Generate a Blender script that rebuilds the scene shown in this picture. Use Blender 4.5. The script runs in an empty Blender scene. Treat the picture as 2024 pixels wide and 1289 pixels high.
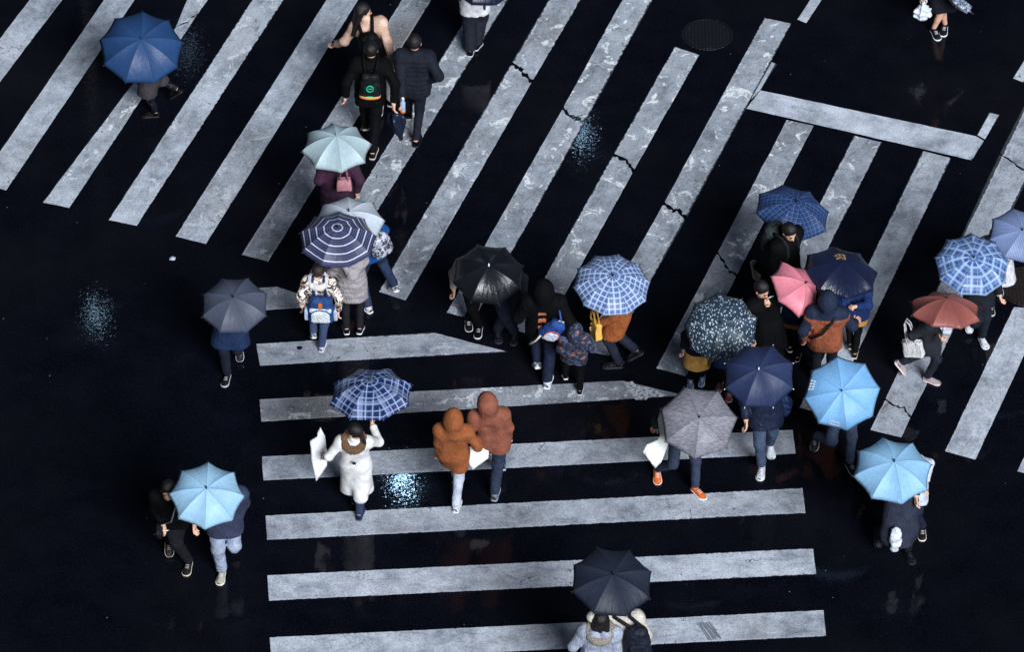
import bpy, math, random
import numpy as np
from mathutils import Vector, Matrix
random.seed(7); rng = np.random.default_rng(7)
S = bpy.context.scene
COL = S.collection
R_ = math.radians

# ------------------------------------------------------------------ camera, sky, sun, exposure
PW, PH = 2024.0, 1289.0            # size of the photograph
ELEV, FPX, DIST = R_(41.0), 10200.0, 62.6
CE, SE = math.cos(ELEV), math.sin(ELEV)
CAM = np.array([0, -DIST*CE, DIST*SE])
cd = bpy.data.cameras.new('camera'); cam = bpy.data.objects.new('camera', cd); COL.objects.link(cam)
cam.location = CAM; cam.rotation_euler = (math.pi/2-ELEV, 0, 0)
cd.sensor_fit = 'HORIZONTAL'; cd.sensor_width = 36; cd.lens = 36*FPX/PW
cd.clip_start = 1; cd.clip_end = 2000
S.camera = cam
SUN_EL, SUN_AZ = R_(34), R_(156)   # azimuth clockwise from north (up in the picture)
W = bpy.data.worlds.new('World'); S.world = W; W.use_nodes = True
wn = W.node_tree.nodes; wl = W.node_tree.links
sky = wn.new('ShaderNodeTexSky'); sky.sky_type = 'NISHITA'; sky.sun_disc = False
sky.sun_elevation = SUN_EL; sky.sun_rotation = SUN_AZ
wn['Background'].inputs['Strength'].default_value = 0.010
wl.new(sky.outputs[0], wn['Background'].inputs['Color'])
sd = bpy.data.lights.new('sun', 'SUN'); sd.energy = 3.9; sd.angle = R_(26); sd.color = (0.90, 0.95, 1.0)
so = bpy.data.objects.new('sun', sd); COL.objects.link(so)
so.rotation_euler = (math.pi/2-SUN_EL, 0, math.pi-SUN_AZ)
S.view_settings.view_transform = 'Standard'; S.view_settings.look = 'None'
S.view_settings.exposure = 0.5; S.view_settings.gamma = 1

# ------------------------------------------------------------------ picture measurements to places in the world
def up3(px, py, z=0.0):
    x = (px-PW/2)/FPX; y = (PH/2-py)/FPX
    d = np.array([x, CE+y*SE, -SE+y*CE])
    return CAM + d*((z-CAM[2])/d[2])
def ppm(p):
    return FPX/abs((np.asarray(p)-CAM) @ np.array([0, CE, -SE]))
def nz(v):
    v = np.asarray(v, float); n = np.linalg.norm(v); return v/n if n > 1e-9 else v
def A(*v): return np.array(v, float)

# ------------------------------------------------------------------ materials
def lin(c): return tuple(((x/255)/12.92 if x/255 <= .04045 else ((x/255+.055)/1.055)**2.4) for x in c)
class NT:
    def __init__(s, name):
        s.m = bpy.data.materials.new(name); s.m.use_nodes = True
        s.t = s.m.node_tree; s.n = s.t.nodes; s.b = s.n['Principled BSDF']
    def new(s, t, **k):
        n = s.n.new(t)
        for a, v in k.items(): setattr(n, a, v)
        return n
    def put(s, sock, v):
        if isinstance(v, bpy.types.NodeSocket): s.t.links.new(v, sock)
        elif isinstance(v, (tuple, list)) and len(v) == 3 and sock.type == 'RGBA': sock.default_value = (*v, 1)
        else: sock.default_value = v
    def math(s, op, a, b=0.0, c=0.0):
        n = s.new('ShaderNodeMath', operation=op)
        for i, v in enumerate((a, b, c)): s.put(n.inputs[i], v)
        return n.outputs[0]
    def mix(s, f, a, b, mode='MIX'):
        n = s.new('ShaderNodeMix', data_type='RGBA', blend_type=mode)
        s.put(n.inputs[0], f); s.put(n.inputs[6], a); s.put(n.inputs[7], b); return n.outputs[2]
    def noise(s, vec, scale, detail=3, rough=.55, dist=0):
        n = s.new('ShaderNodeTexNoise'); s.put(n.inputs['Vector'], vec)
        n.inputs['Scale'].default_value = scale; n.inputs['Detail'].default_value = detail
        n.inputs['Roughness'].default_value = rough; n.inputs['Distortion'].default_value = dist
        return n.outputs[0]
    def ramp(s, f, a, b, interp='LINEAR'):
        n = s.new('ShaderNodeMapRange'); s.put(n.inputs[0], f)
        n.inputs[1].default_value = a; n.inputs[2].default_value = b; return n.outputs[0]
    def co(s, w='Object'): return s.new('ShaderNodeTexCoord').outputs[w]
    def bump(s, h, strength=.3, dist=.01):
        n = s.new('ShaderNodeBump'); s.put(n.inputs['Height'], h)
        n.inputs['Strength'].default_value = strength; n.inputs['Distance'].default_value = dist
        s.t.links.new(n.outputs[0], s.b.inputs['Normal'])
    def pr(s, **k):
        for a, v in k.items(): s.put(s.b.inputs[a.replace('_', ' ')], v)
        return s.m
MC = {}
def fabric(c, rough=.8, var=.35, scale=9., spec=.25, grain=.5, coat=0., bump=.55):
    key = ('f', c, rough, var, scale, spec, grain, coat, bump)
    if key in MC: return MC[key]
    t = NT('cloth'); v = t.co(); l = lin(c)
    if max(c) < 24: l = tuple(x*.5 for x in l); spec = min(spec, .12) if rough > .3 else spec
    f = t.noise(v, scale, 4); g = t.noise(v, 78, 2, .7)
    dark = tuple(x*(1-var) for x in l); lite = tuple(min(1, x*(1+var*.6)) for x in l)
    col = t.mix(t.ramp(f, .3, .7), dark, lite)
    col = t.mix(t.math('MULTIPLY', t.ramp(g, .35, .65), grain), col, tuple(x*.35 for x in l))
    mp = t.new('ShaderNodeMapping'); t.put(mp.inputs[0], v); mp.inputs[2].default_value = (.15, .2, .4); mp.inputs[3].default_value = (1.25, 1.25, .45); fo = t.noise(mp.outputs[0], 9, 3, .5, 1.8); fo = t.math('ABSOLUTE', t.math('SUBTRACT', fo, .5)); t.bump(t.math('ADD', t.math('ADD', t.math('MULTIPLY', fo, 3.2), t.math('MULTIPLY', t.noise(v, 20, 2), .45)), t.math('MULTIPLY', g, .05)), bump, .022)
    MC[key] = t.pr(Base_Color=col, Roughness=rough, Specular_IOR_Level=spec, Coat_Weight=coat)
    return MC[key]
def plain(name, c, rough=.5, metal=0., spec=.5):
    key = ('p', name, c, rough, metal)
    if key in MC: return MC[key]
    t = NT(name); l = lin(c); n = t.noise(t.co(), 30, 3)
    col = t.mix(n, tuple(x*.8 for x in l), tuple(min(1, x*1.15) for x in l))
    MC[key] = t.pr(Base_Color=col, Roughness=rough, Metallic=metal, Specular_IOR_Level=spec); return MC[key]
SKIN = None
def skin_mat():
    global SKIN
    if SKIN is None:
        t = NT('skin'); v = t.co(); n = t.noise(v, 25, 3)
        col = t.mix(n, lin((205, 150, 125)), lin((232, 186, 160)))
        SKIN = t.pr(Base_Color=col, Roughness=.5, Subsurface_Weight=.08)
    return SKIN
def fur(c1, c2):
    t = NT('fur'); v = t.co(); n = t.noise(v, 110, 3, .7)
    t.bump(n, .9, .03)
    return t.pr(Base_Color=t.mix(t.ramp(n, .35, .65), lin(c1), lin(c2)), Roughness=.95)
def hair_mat(c=(22, 18, 20)):
    key = ('h', c)
    if key not in MC:
        t = NT('hair'); v = t.co(); m = t.new('ShaderNodeMapping'); t.put(m.inputs[0], v); m.inputs[3].default_value = (1, 1, .15)
        n = t.noise(m.outputs[0], 160, 2); t.bump(n, .7, .01); l = lin(c)
        MC[key] = t.pr(Base_Color=t.mix(n, tuple(x*.4 for x in l), tuple(x*1.8 for x in l)), Roughness=.42, Specular_IOR_Level=.4)
    return MC[key]

# ------------------------------------------------------------------ objects
def tag(o, label, cat, group=None, kind=None):
    if label: o['label'] = label
    if cat: o['category'] = cat
    if group: o['group'] = group
    if kind: o['kind'] = kind
    return o
def thing(name, label, cat, loc, group=None):
    o = bpy.data.objects.new(name, None); COL.objects.link(o); o.location = tuple(loc); o.empty_display_size = .1
    return tag(o, label, cat, group)
def mesh(name, V, F, mats, parent=None, origin=None, smooth=True, mi=None):
    V = np.asarray(V, float)
    org = np.zeros(3)
    if parent is not None:
        org = np.array(parent.location)
        if parent.parent is not None: org = org+np.array(parent.parent.location)
    if origin is not None: org = np.asarray(origin, float)
    me = bpy.data.meshes.new(name); me.from_pydata((V-org).tolist(), [], [tuple(int(i) for i in f) for f in F])
    if smooth: me.polygons.foreach_set('use_smooth', np.ones(len(me.polygons), bool))
    for m in (mats if isinstance(mats, (list, tuple)) else [mats]): me.materials.append(m)
    if mi is not None: me.polygons.foreach_set('material_index', np.asarray(mi, np.int32))
    o = bpy.data.objects.new(name, me); COL.objects.link(o)
    if parent is not None: o.parent = parent
    elif origin is not None: o.location = tuple(org)
    return o
class MB:
    """gathers pieces of one mesh"""
    def __init__(s): s.V = []; s.F = []; s.M = []; s.n = 0
    def add(s, V, F, m=0):
        V = np.asarray(V, float); s.V.append(V); s.F += [tuple(int(i)+s.n for i in f) for f in F]; s.M += [m]*len(F); s.n += len(V); return s
    def tube(s, pts, rad, n=8, m=0, caps=True):
        V, F = tube(pts, rad, n, caps); return s.add(V, F, m)
    def ball(s, c, r, m=0, seg=8, ring=5, ax=None):
        V, F = ball(c, r, seg, ring, ax); return s.add(V, F, m)
    def rbox(s, c, ax, half, bev=.01, taper=1., m=0):
        V, F = rbox(c, ax, half, bev, taper); return s.add(V, F, m)
    def obj(s, name, mats, parent=None, origin=None, smooth=True):
        return mesh(name, np.concatenate(s.V), s.F, mats, parent, origin, smooth, s.M)
def tube(pts, rad, n=8, caps=True):
    pts = [np.asarray(p, float) for p in pts]; k = len(pts)
    rad = [rad]*k if np.isscalar(rad) else rad
    V = []; F = []; x = None
    for i, p in enumerate(pts):
        d = nz(pts[min(i+1, k-1)]-pts[max(i-1, 0)])
        if x is None:
            x = np.cross(d, A(0, 0, 1)); x = np.cross(d, A(0, 1, 0)) if np.linalg.norm(x) < .1 else x
        x = nz(x-d*(x@d)); y = np.cross(d, x)
        for j in range(n):
            a = 2*math.pi*j/n; V.append(p+rad[i]*(math.cos(a)*x+math.sin(a)*y))
    for i in range(k-1):
        for j in range(n): F.append((i*n+j, i*n+(j+1) % n, (i+1)*n+(j+1) % n, (i+1)*n+j))
    if caps: F.append(tuple(range(n))[::-1]); F.append(tuple((k-1)*n+j for j in range(n)))
    return np.array(V), F
def ball(c, r, seg=8, ring=5, ax=None):
    r = A(r, r, r) if np.isscalar(r) else np.asarray(r, float)
    ax = np.eye(3) if ax is None else np.asarray(ax)
    V = [c+r[2]*ax[2]]; F = []
    for i in range(1, ring):
        th = math.pi*i/ring
        for j in range(seg):
            a = 2*math.pi*j/seg
            V.append(c+r[0]*math.sin(th)*math.cos(a)*ax[0]+r[1]*math.sin(th)*math.sin(a)*ax[1]+r[2]*math.cos(th)*ax[2])
    V.append(c-r[2]*ax[2]); L = len(V)-1
    for j in range(seg):
        F.append((0, 1+j, 1+(j+1) % seg)); b = 1+(ring-2)*seg; F.append((L, b+(j+1) % seg, b+j))
        for i in range(ring-2):
            q = 1+i*seg; F.append((q+j, q+seg+j, q+seg+(j+1) % seg, q+(j+1) % seg))
    return np.array(V), F
def rbox(c, ax, half, bev=.01, taper=1., n=5):
    """rounded box as a superellipsoid-like shell; ax rows are right, forward, up; taper scales the top"""
    V = []; F = []; seg, ring = 24, 14; hx, hy, hz = half; e = max(.12, min(.6, bev))
    sg = lambda v, p: math.copysign(abs(v)**p, v)
    for i in range(ring+1):
        ph = -math.pi/2+math.pi*i/ring
        for j in range(seg):
            a = 2*math.pi*(j+.5)/seg
            x = sg(math.cos(ph), e)*sg(math.cos(a), e); y = sg(math.cos(ph), e)*sg(math.sin(a), e); z = sg(math.sin(ph), e)
            k = 1+(taper-1)*(z+1)/2
            V.append(c+ax[0]*x*hx*k+ax[1]*y*hy*k+ax[2]*z*hz)
    for i in range(ring):
        for j in range(seg): F.append((i*seg+j, i*seg+(j+1) % seg, (i+1)*seg+(j+1) % seg, (i+1)*seg+j))
    return np.array(V), F

# ------------------------------------------------------------------ smooth solids: distance field, then surface nets
class Field:
    def __init__(s, lo, hi, vox):
        s.lo = np.asarray(lo, float); s.v = vox
        n = np.ceil((np.asarray(hi)-s.lo)/vox).astype(int)+1
        s.ax = [(s.lo[i]+vox*np.arange(n[i])).astype(np.float32) for i in range(3)]
        s.D = np.full(n, 1., np.float32)
    def sub(s, lo, hi):
        sl = []
        for i in range(3):
            a = int(max(0, math.floor((lo[i]-s.lo[i])/s.v))); b = int(min(len(s.ax[i]), math.ceil((hi[i]-s.lo[i])/s.v)+1)); sl.append(slice(a, max(a, b)))
        return tuple(sl), s.ax[0][sl[0]][:, None, None], s.ax[1][sl[1]][None, :, None], s.ax[2][sl[2]][None, None, :]
    def _put(s, sl, d, k):
        V = s.D[sl]; h = np.clip(.5+.5*(V-d)/k, 0, 1); s.D[sl] = V*(1-h)+d*h-k*h*(1-h)
    def cap(s, a, b, ra, rb=None, k=.03, cut=None):
        rb = ra if rb is None else rb; a = np.asarray(a, float); b = np.asarray(b, float); m = max(ra, rb)+max(.05, 2*k)
        sl, X, Y, Z = s.sub(np.minimum(a, b)-m, np.maximum(a, b)+m); d = b-a; dd = max(d@d, 1e-9)
        h = np.clip(((X-a[0])*d[0]+(Y-a[1])*d[1]+(Z-a[2])*d[2])/dd, 0, 1)
        q = np.sqrt((X-a[0]-d[0]*h)**2+(Y-a[1]-d[1]*h)**2+(Z-a[2]-d[2]*h)**2)-(ra+(rb-ra)*h)
        if cut is not None: p, n = cut; q = np.maximum(q, (X-p[0])*n[0]+(Y-p[1])*n[1]+(Z-p[2])*n[2])
        s._put(sl, q.astype(np.float32), k); return s
    def ell(s, c, ax, r, k=.02, cut=None):
        m = max(r)+max(.05, 2*k); sl, X, Y, Z = s.sub(c-m, c+m); q = 0; g = 0
        for i in range(3):
            u = (X-c[0])*ax[i][0]+(Y-c[1])*ax[i][1]+(Z-c[2])*ax[i][2]; q = q+(u/r[i])**2; g = g+(u/r[i]**2)**2
        q = np.sqrt(q); d = q*(q-1)/np.maximum(np.sqrt(g), 1e-6)
        if cut is not None: p, n = cut; d = np.maximum(d, (X-p[0])*n[0]+(Y-p[1])*n[1]+(Z-p[2])*n[2])
        s._put(sl, d.astype(np.float32), k); return s
    def plane(s, p, n):     # keeps the side where (x-p).n < 0
        n = nz(n); X, Y, Z = s.ax[0][:, None, None], s.ax[1][None, :, None], s.ax[2][None, None, :]
        s.D = np.maximum(s.D, ((X-p[0])*n[0]+(Y-p[1])*n[1]+(Z-p[2])*n[2]).astype(np.float32)); return s
    def wrinkle(s, amp, lam=(.07, .2), n=7, quilt=0, qamp=.006, up=A(0, 0, 1), org=A(0, 0, 0)):
        X, Y, Z = s.ax[0][:, None, None], s.ax[1][None, :, None], s.ax[2][None, None, :]; w = 0
        for _ in range(n):
            d = nz(rng.normal(size=3)*A(1, 1, 1.5)); kk = 2*math.pi/rng.uniform(*lam); p = rng.uniform(0, 6.28)
            w = w+np.abs(np.sin((X*d[0]+Y*d[1]+Z*d[2])*kk*.5+p+1.3*np.sin(X*9+Z*6+p)))-.6
        s.D = s.D+(amp/math.sqrt(n))*w.astype(np.float32)
        if quilt:
            u = (X-org[0])*up[0]+(Y-org[1])*up[1]+(Z-org[2])*up[2]
            s.D = s.D-(qamp*(np.abs(np.sin(u*math.pi/quilt))-.6)).astype(np.float32)
        return s
    def nets(s):
        D = s.D.copy()
        for i in range(3):
            sl = [slice(None)]*3; sl[i] = 0; D[tuple(sl)] = 1; sl[i] = -1; D[tuple(sl)] = 1
        I = D < 0; n = D.shape
        c = np.zeros((n[0]-1, n[1]-1, n[2]-1), np.int8)
        cor = [(i, j, k) for i in (0, 1) for j in (0, 1) for k in (0, 1)]
        for o in cor: c += I[o[0]:n[0]-1+o[0], o[1]:n[1]-1+o[1], o[2]:n[2]-1+o[2]]
        act = np.argwhere((c > 0) & (c < 8)); ids = np.full(c.shape, -1, np.int64); ids[tuple(act.T)] = np.arange(len(act))
        val = {o: D[act[:, 0]+o[0], act[:, 1]+o[1], act[:, 2]+o[2]] for o in cor}
        pos = np.zeros((len(act), 3)); cnt = np.zeros(len(act))
        for o in cor:
            for ax in range(3):
                if o[ax]: continue
                p = list(o); p[ax] = 1; v0 = val[o]; v1 = val[tuple(p)]; x = (v0 < 0) != (v1 < 0)
                t = np.where(x, v0/np.where(x, v0-v1, 1), 0); q = np.tile(np.array(o, float), (len(act), 1)); q[:, ax] += t
                pos += q*x[:, None]; cnt += x
        V = s.lo+s.v*(act+pos/np.maximum(cnt, 1)[:, None]); F = []
        for ax in range(3):
            a1, a2 = (ax+1) % 3, (ax+2) % 3; sl0 = [slice(None)]*3; sl1 = [slice(None)]*3
            sl0[ax] = slice(0, -1); sl1[ax] = slice(1, None)
            e = np.argwhere(I[tuple(sl0)] != I[tuple(sl1)])
            if not len(e): continue
            def cell(d1, d2):
                q = e.copy(); q[:, a1] += d1; q[:, a2] += d2; return ids[q[:, 0], q[:, 1], q[:, 2]]
            f = np.stack([cell(-1, -1), cell(0, -1), cell(0, 0), cell(-1, 0)], 1)
            fl = ~I[e[:, 0], e[:, 1], e[:, 2]]; f[fl] = f[fl][:, ::-1]; F.append(f)
        return V, np.concatenate(F) if F else np.zeros((0, 4), int)

# ------------------------------------------------------------------ people
def compass(a): return A(math.sin(R_(a)), math.cos(R_(a)), 0)     # 0 = away from the camera, 90 = right, 180 = to the camera
def ik(a, c, l1, l2, pole):
    v = c-a; d = min(max(np.linalg.norm(v), 1e-4), (l1+l2)*.999); v = nz(v); c = a+v*d
    x = (l1*l1-l2*l2+d*d)/(2*d); h = math.sqrt(max(l1*l1-x*x, 0)); p = nz(pole-v*(pole@v)); return a+v*x+p*h, c
def shoe(root, c, d, L, pitch, upper, sole, boot=False, side=None):
    """c: middle of the sole on the ground, d: heading; pitch lifts the heel about the ball of the foot"""
    d = nz(d); r = nz(np.cross(d, A(0, 0, 1))); up = A(0, 0, 1); w = .19*L
    cp, sp = math.cos(pitch), math.sin(pitch); piv = c+d*.2*L
    def T(u, x, z):   # u along the foot, x sideways, z up
        q = A(u-.2*L, x, z); return piv+d*(q[0]*cp+q[2]*sp)+up*(-q[0]*sp+q[2]*cp)+r*q[1]
    prof = [(-.5, .50, .30, .03), (-.46, .68, .36, .0), (-.36, .80, .40, 0), (-.2, .82, .40, 0), (-.05, .86, .34, 0), (.1, .98, .27, 0), (.25, 1.06, .22, 0), (.38, .98, .18, 0), (.46, .72, .14, 0), (.5, .4, .1, .02)]
    mb = MB(); n = 12; V = []; F = []; z0 = .085*L
    for i, (u, ww, hh, _) in enumerate(prof):
        for j in range(n):
            a = math.pi*j/(n-1); V.append(T(u*L, -math.cos(a)*w*ww*(.97 if 0 < j < n-1 else 1), z0*.9+math.sin(a)**.8*hh*L*.62))
    for i in range(len(prof)-1):
        for j in range(n-1): F.append((i*n+j, i*n+j+1, (i+1)*n+j+1, (i+1)*n+j))
    F.append(tuple(range(n))); F.append(tuple((len(prof)-1)*n+j for j in range(n))[::-1])
    mb.add(V, F)
    ank = T(-.28*L, 0, .30*L)
    mb.tube([T(-.26*L, 0, .16*L), T(-.28*L, 0, .24*L), T(-.285*L, 0, .31*L)], [.17*L, .165*L, .17*L], 10)
    for k in range(3):   # laces
        u = (.02+.075*k)*L; mb.tube([T(u, -.09*L, (.285-.03*k)*L), T(u, 0, (.305-.03*k)*L), T(u, .09*L, (.285-.03*k)*L)], .012*L, 5, 1)
    o = mb.obj('shoe', [upper, sole], root)
    V = []; F = []; m = len(prof)
    ring = [(u, -ww) for u, ww, _, _ in prof]+[(u, ww) for u, ww, _, _ in prof[::-1]]
    for z, k in ((0, .98), (.03*L, 1.1), (z0, 1.08), (z0*1.05, .96)):
        for u, ww in ring: V.append(T(u*L*(1+.05*(k-.95)), ww*w*k, z))
    N = len(ring)
    for q in range(3):
        for j in range(N): F.append((q*N+j, q*N+(j+1) % N, (q+1)*N+(j+1) % N, (q+1)*N+j))
    F.append(tuple(range(N))[::-1]); F.append(tuple(3*N+j for j in range(N)))
    s2 = mesh('sole', V, F, sole, None); s2.parent = o
    me = s2.data; off = np.array(root.location); 
    for v in me.vertices: v.co = Vector(np.array(v.co)-off)
    return ank
def hand_mesh(mb, wr, hd, lat, s, grip, side):
    """five separate fingers rooted in the palm; lat points from the little finger to the index finger"""
    hd = nz(hd); lat = nz(lat-hd*(lat@hd)); pn = nz(np.cross(hd, lat))*side     # palm side
    kn = wr+hd*.085*s
    mb.tube([wr-hd*.012*s, wr+hd*.03*s, kn], [.026*s, .036*s, .034*s], 10)
    V = mb.V[-1]; c = V.mean(0); mb.V[-1] = V-np.outer((V-c)@pn, pn)*.42
    b = (R_(62), R_(75), R_(55)) if grip else (R_(18), R_(24), R_(18))
    for i, (o, l) in enumerate(((.030, .072), (.011, .080), (-.009, .075), (-.028, .058))):
        p = kn+lat*o*s-hd*.012*s; pts = [p]; a = 0
        for q, f in enumerate((.45, .3, .25)):
            a += b[q]*(1+.08*i); d = nz(hd*math.cos(a)+pn*math.sin(a)+lat*o*.9*(0 if grip else 1)); p = p+d*l*f*s*1.12; pts.append(p)
        mb.tube(pts, [.0105*s, .0098*s, .009*s, .0065*s], 7)
    p = wr+hd*.025*s+lat*.026*s; d1 = nz(hd*.65+lat*.75+pn*.3); q = p+d1*.038*s; d2 = nz(hd*.9+lat*(.1 if grip else .35)+pn*(.8 if grip else .25))
    mb.tube([p-d1*.01*s, p, q, q+d2*.03*s, q+d2*.052*s], [.014*s, .014*s, .0115*s, .0105*s, .007*s], 7)
PEOPLE = []
WALK = 'people crossing the road in the rain'
def person(label, base, H=1.66, face=0, head=None, feet=None, hands=(None, None), turn=0, nod=10, bulk=1.0, top=None, legs=None,
           shoes=((30, 30, 36), (210, 210, 210)), hair=((22, 18, 20), 'short'), step=.2, umb=None, umb_hand=1, hood_up=False, fur_c=None, lean=0, grip=(0, 0), skirt=None, under=None):
    s = H/1.7; f = compass(face); rt0 = A(f[1], -f[0], 0)
    b = up3(*base); hc = up3(*head, .925*H) if head else b+A(0, 0, .925*H)+f*.06
    off = hc[:2]-b[:2]; L = np.linalg.norm(off)
    if L > .42*s: off *= .42*s/L
    hc = A(b[0]+off[0], b[1]+off[1], .925*H - .12*min(L, .42*s)**2/s)
    uu = under or umb
    if uu is not None:      # the canopy is carried clear of the head
        ray = nz(CAM-hc); best = 0.
        for k in range(40):
            q = hc+A(0, 0, .135*s)-(uu['apex']+ray*best); a_ = q@uu['axis']; r2 = np.linalg.norm(q-uu['axis']*a_)
            q2 = hc-(uu['apex']+ray*best); 
            if a_ < -uu['h']*min(1.3, (r2/uu['R'])**2*1.05)-.05: break
            best += .025
        if 0 < best < .95:
            sh = ray*best; uu['root'].location = Vector(np.array(uu['root'].location)+sh)
            for k in ('apex', 'grip', 'rc'): uu[k] = uu[k]+sh
            uu['shift'] = uu['shift']+sh
    pel = A(b[0]+.22*off[0], b[1]+.22*off[1], .52*H)
    nb = pel+(hc-f*.035*s-pel)*.76
    up = nz(nb-pel); fw = nz(f-up*(f@up)); rt = np.cross(fw, up)
    root = thing('person', label, 'person', (b[0], b[1], 0), WALK)
    # feet
    FL = .155*H
    if feet is None:
        sg = 1 if int(abs(base[0])) % 2 else -1
        feet = [None, None]
        gp = [b+f*step*s*sg-rt0*.085*s, b-f*step*s*sg+rt0*.085*s]; fi = [(gp[0], 0 if sg > 0 else .04, 0 if sg > 0 else 32), (gp[1], .0 if sg < 0 else .04, 0 if sg < 0 else 32)]
    else:
        fi = []
        for i, q in enumerate(feet):
            if q is None: fi.append((b+(-1 if i == 0 else 1)*rt0*.09*s, 0, 0)); continue
            px, py = q[:2]; lift = q[2] if len(q) > 2 else 0; pit = q[3] if len(q) > 3 else 0
            fi.append((up3(px, py, lift+.03), lift, pit))
    hips = [pel-up*.015*H-rt*.052*H, pel-up*.015*H+rt*.052*H]
    um, sm_ = fabric(shoes[0], rough=.5, var=.2), plain('sole_rubber', shoes[1], .6)
    anks = []
    for i, (g, lift, pit) in enumerate(fi):
        d = compass(face+(-7 if i == 0 else 7)+ (feet[i][4] if feet and feet[i] is not None and len(feet[i]) > 4 else 0))
        c = A(g[0], g[1], lift); p = R_(pit)
        anks.append(shoe(root, c, d, FL, p, um, sm_))
    l1, l2 = .243*H, .238*H
    for _ in range(14):
        if all(np.linalg.norm(anks[i]-hips[i]) < .99*(l1+l2) for i in (0, 1)): break
        dz = A(0, 0, -.012*s); pel = pel+dz; hips = [h+dz for h in hips]
    st = [max(1, np.linalg.norm(anks[i]-hips[i])/(.99*(l1+l2))) for i in (0, 1)]
    up = nz(nb-pel); fw = nz(f-up*(f@up)); rt = np.cross(fw, up)
    knees = [ik(hips[i], anks[i], l1*st[i], l2*st[i], fw+rt*(-.1 if i == 0 else .1))[0] for i in (0, 1)]
    # arms
    sho = [nb-up*.022*H-rt*.1*H*bulk**.4, nb-up*.022*H+rt*.1*H*bulk**.4]
    a1, a2 = .17*H, .15*H; el = [0, 0]; wr = [0, 0]; hd = [0, 0]
    grip = list(grip); shaft = None
    if umb is not None: shaft = umb['axis']; grip[umb_hand] = 1
    for i in (0, 1):
        sg = -1 if i == 0 else 1; h = hands[i]
        if umb is not None and i == umb_hand:
            t = umb['grip']; h = t-nz(t-sho[i])*.07*s
        elif h is None: h = sho[i]-up*.285*H+rt*sg*.05*H+fw*(.05*H*(sg if int(base[0]) % 2 else -sg)+.03*H)
        elif isinstance(h, str):
            h = pel+up*.08*H+rt*sg*.11*H+fw*.07*H if h == 'pocket' else nb-up*.2*H+fw*.2*H+rt*sg*.06*H
        elif len(h) == 2:
            bz = None
            for z in np.arange(.25, 2.0, .03):
                q = up3(h[0], h[1], z); dd = np.linalg.norm(q-sho[i]); e = max(0, dd-.95*(a1+a2))+max(0, .16*H-dd)*2+.02*abs(z-.5*H)
                if bz is None or e < bz[0]: bz = (e, q)
            h = bz[1]
        elif len(h) == 3 and h[0] > 20: h = up3(*h)
        h = np.asarray(h, float)
        el[i], wr[i] = ik(sho[i], h, a1, a2, -fw*.55-up*.55+rt*sg*.55)
        hd[i] = nz(nz(wr[i]-el[i])*.8+nz(h-sho[i])*.2)
    # head frame
    hf = compass(face+turn); hr = A(hf[1], -hf[0], 0); n_ = R_(nod); hf, hu = hf*math.cos(n_)-A(0, 0, 1)*math.sin(n_), A(0, 0, 1)*math.cos(n_)+hf*math.sin(n_)
    hs = (.45*1.7+.55*H)/1.7*1.04; ax = [hr, hf, hu]
    # body: one continuous skin
    kl = .8 if (legs or {}).get('kind', 'trousers') == 'trousers' else 1.; kt = .84 if top else 1.
    allp = np.array([hc, pel, nb, *sho, *el, *wr, *anks, *knees]); lo, hi = allp.min(0)-.3, allp.max(0)+.3; lo[2] = max(lo[2], -.06)
    B = Field(lo, hi, .0155)
    B.ell(hc+hu*.012*hs-hf*.008*hs, ax, (.071*hs, .09*hs, .092*hs), .01)
    B.ell(hc-hu*.045*hs+hf*.03*hs, ax, (.052*hs, .058*hs, .066*hs), .03)
    B.cap(hc+hf*.083*hs+hu*.005*hs, hc+hf*.104*hs-hu*.028*hs, .009*hs, .015*hs, .014)
    for sg in (-1, 1): B.ell(hc+hr*sg*.076*hs-hu*.012*hs-hf*.006*hs, ax, (.012*hs, .02*hs, .032*hs), .008)
    B.cap(nb-up*.02, hc-hu*.06*hs-hf*.02*hs, .054*s, .05*s, .03)
    B.cap(sho[0]*.75+nb*.25-up*.04*s, sho[1]*.75+nb*.25-up*.04*s, .07*s*kt, k=.05)
    for sg in (-1, 1):
        B.cap(nb-up*.13*s+rt*sg*.075*s, pel+up*.05*s+rt*sg*.06*s, .095*s*kt, .085*s*kt, .05); B.cap(pel+rt*sg*.06*s, pel-up*.03*s+rt*sg*.07*s, .1*s*kl, k=.05)
    for i in (0, 1):
        B.cap(sho[i], el[i], .05*s*kt, .041*s*kt, .04); B.cap(el[i], wr[i], .04*s*kt, .029*s, .02)
        B.cap(wr[i], wr[i]+hd[i]*.04*s, .028*s, .026*s, .015)
        B.cap(hips[i], knees[i], .082*s*kl, .055*s*kl, .05); B.cap(knees[i], anks[i], .055*s*kl, .036*s, .03)
        B.cap(knees[i]*.65+anks[i]*.35-fw*.012*s, knees[i]*.4+anks[i]*.6, .05*s*kl, .042*s*kl, .02)
    V, F = B.nets(); mb = MB(); mb.add(V, F, 0)
    for i in (0, 1):
        sg = 1 if i else -1
        if umb is not None and i == umb_hand and grip[i]: lat = shaft
        else: lat = fw+rt*-sg*.3
        hand_mesh(mb, wr[i], hd[i], lat, s*1.05, grip[i], sg if i else sg)
    for sg in (-1, 1):
        mb.ball(hc+hr*sg*.032*hs+hf*.086*hs+hu*.008*hs, .0085*hs, 1); mb.tube([hc+hr*sg*.018*hs+hf*.094*hs+hu*.027*hs, hc+hr*sg*.05*hs+hf*.083*hs+hu*.029*hs], .0045*hs, 5, 1)
    mb.tube([hc-hr*.024*hs+hf*.082*hs-hu*.063*hs, hc+hf*.089*hs-hu*.062*hs, hc+hr*.024*hs+hf*.082*hs-hu*.063*hs], .006*hs, 5, 2)
    mb.obj('body', [skin_mat(), plain('dark_eye', (18, 14, 14), .25), plain('lip', (165, 92, 88), .5)], root)
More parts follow.
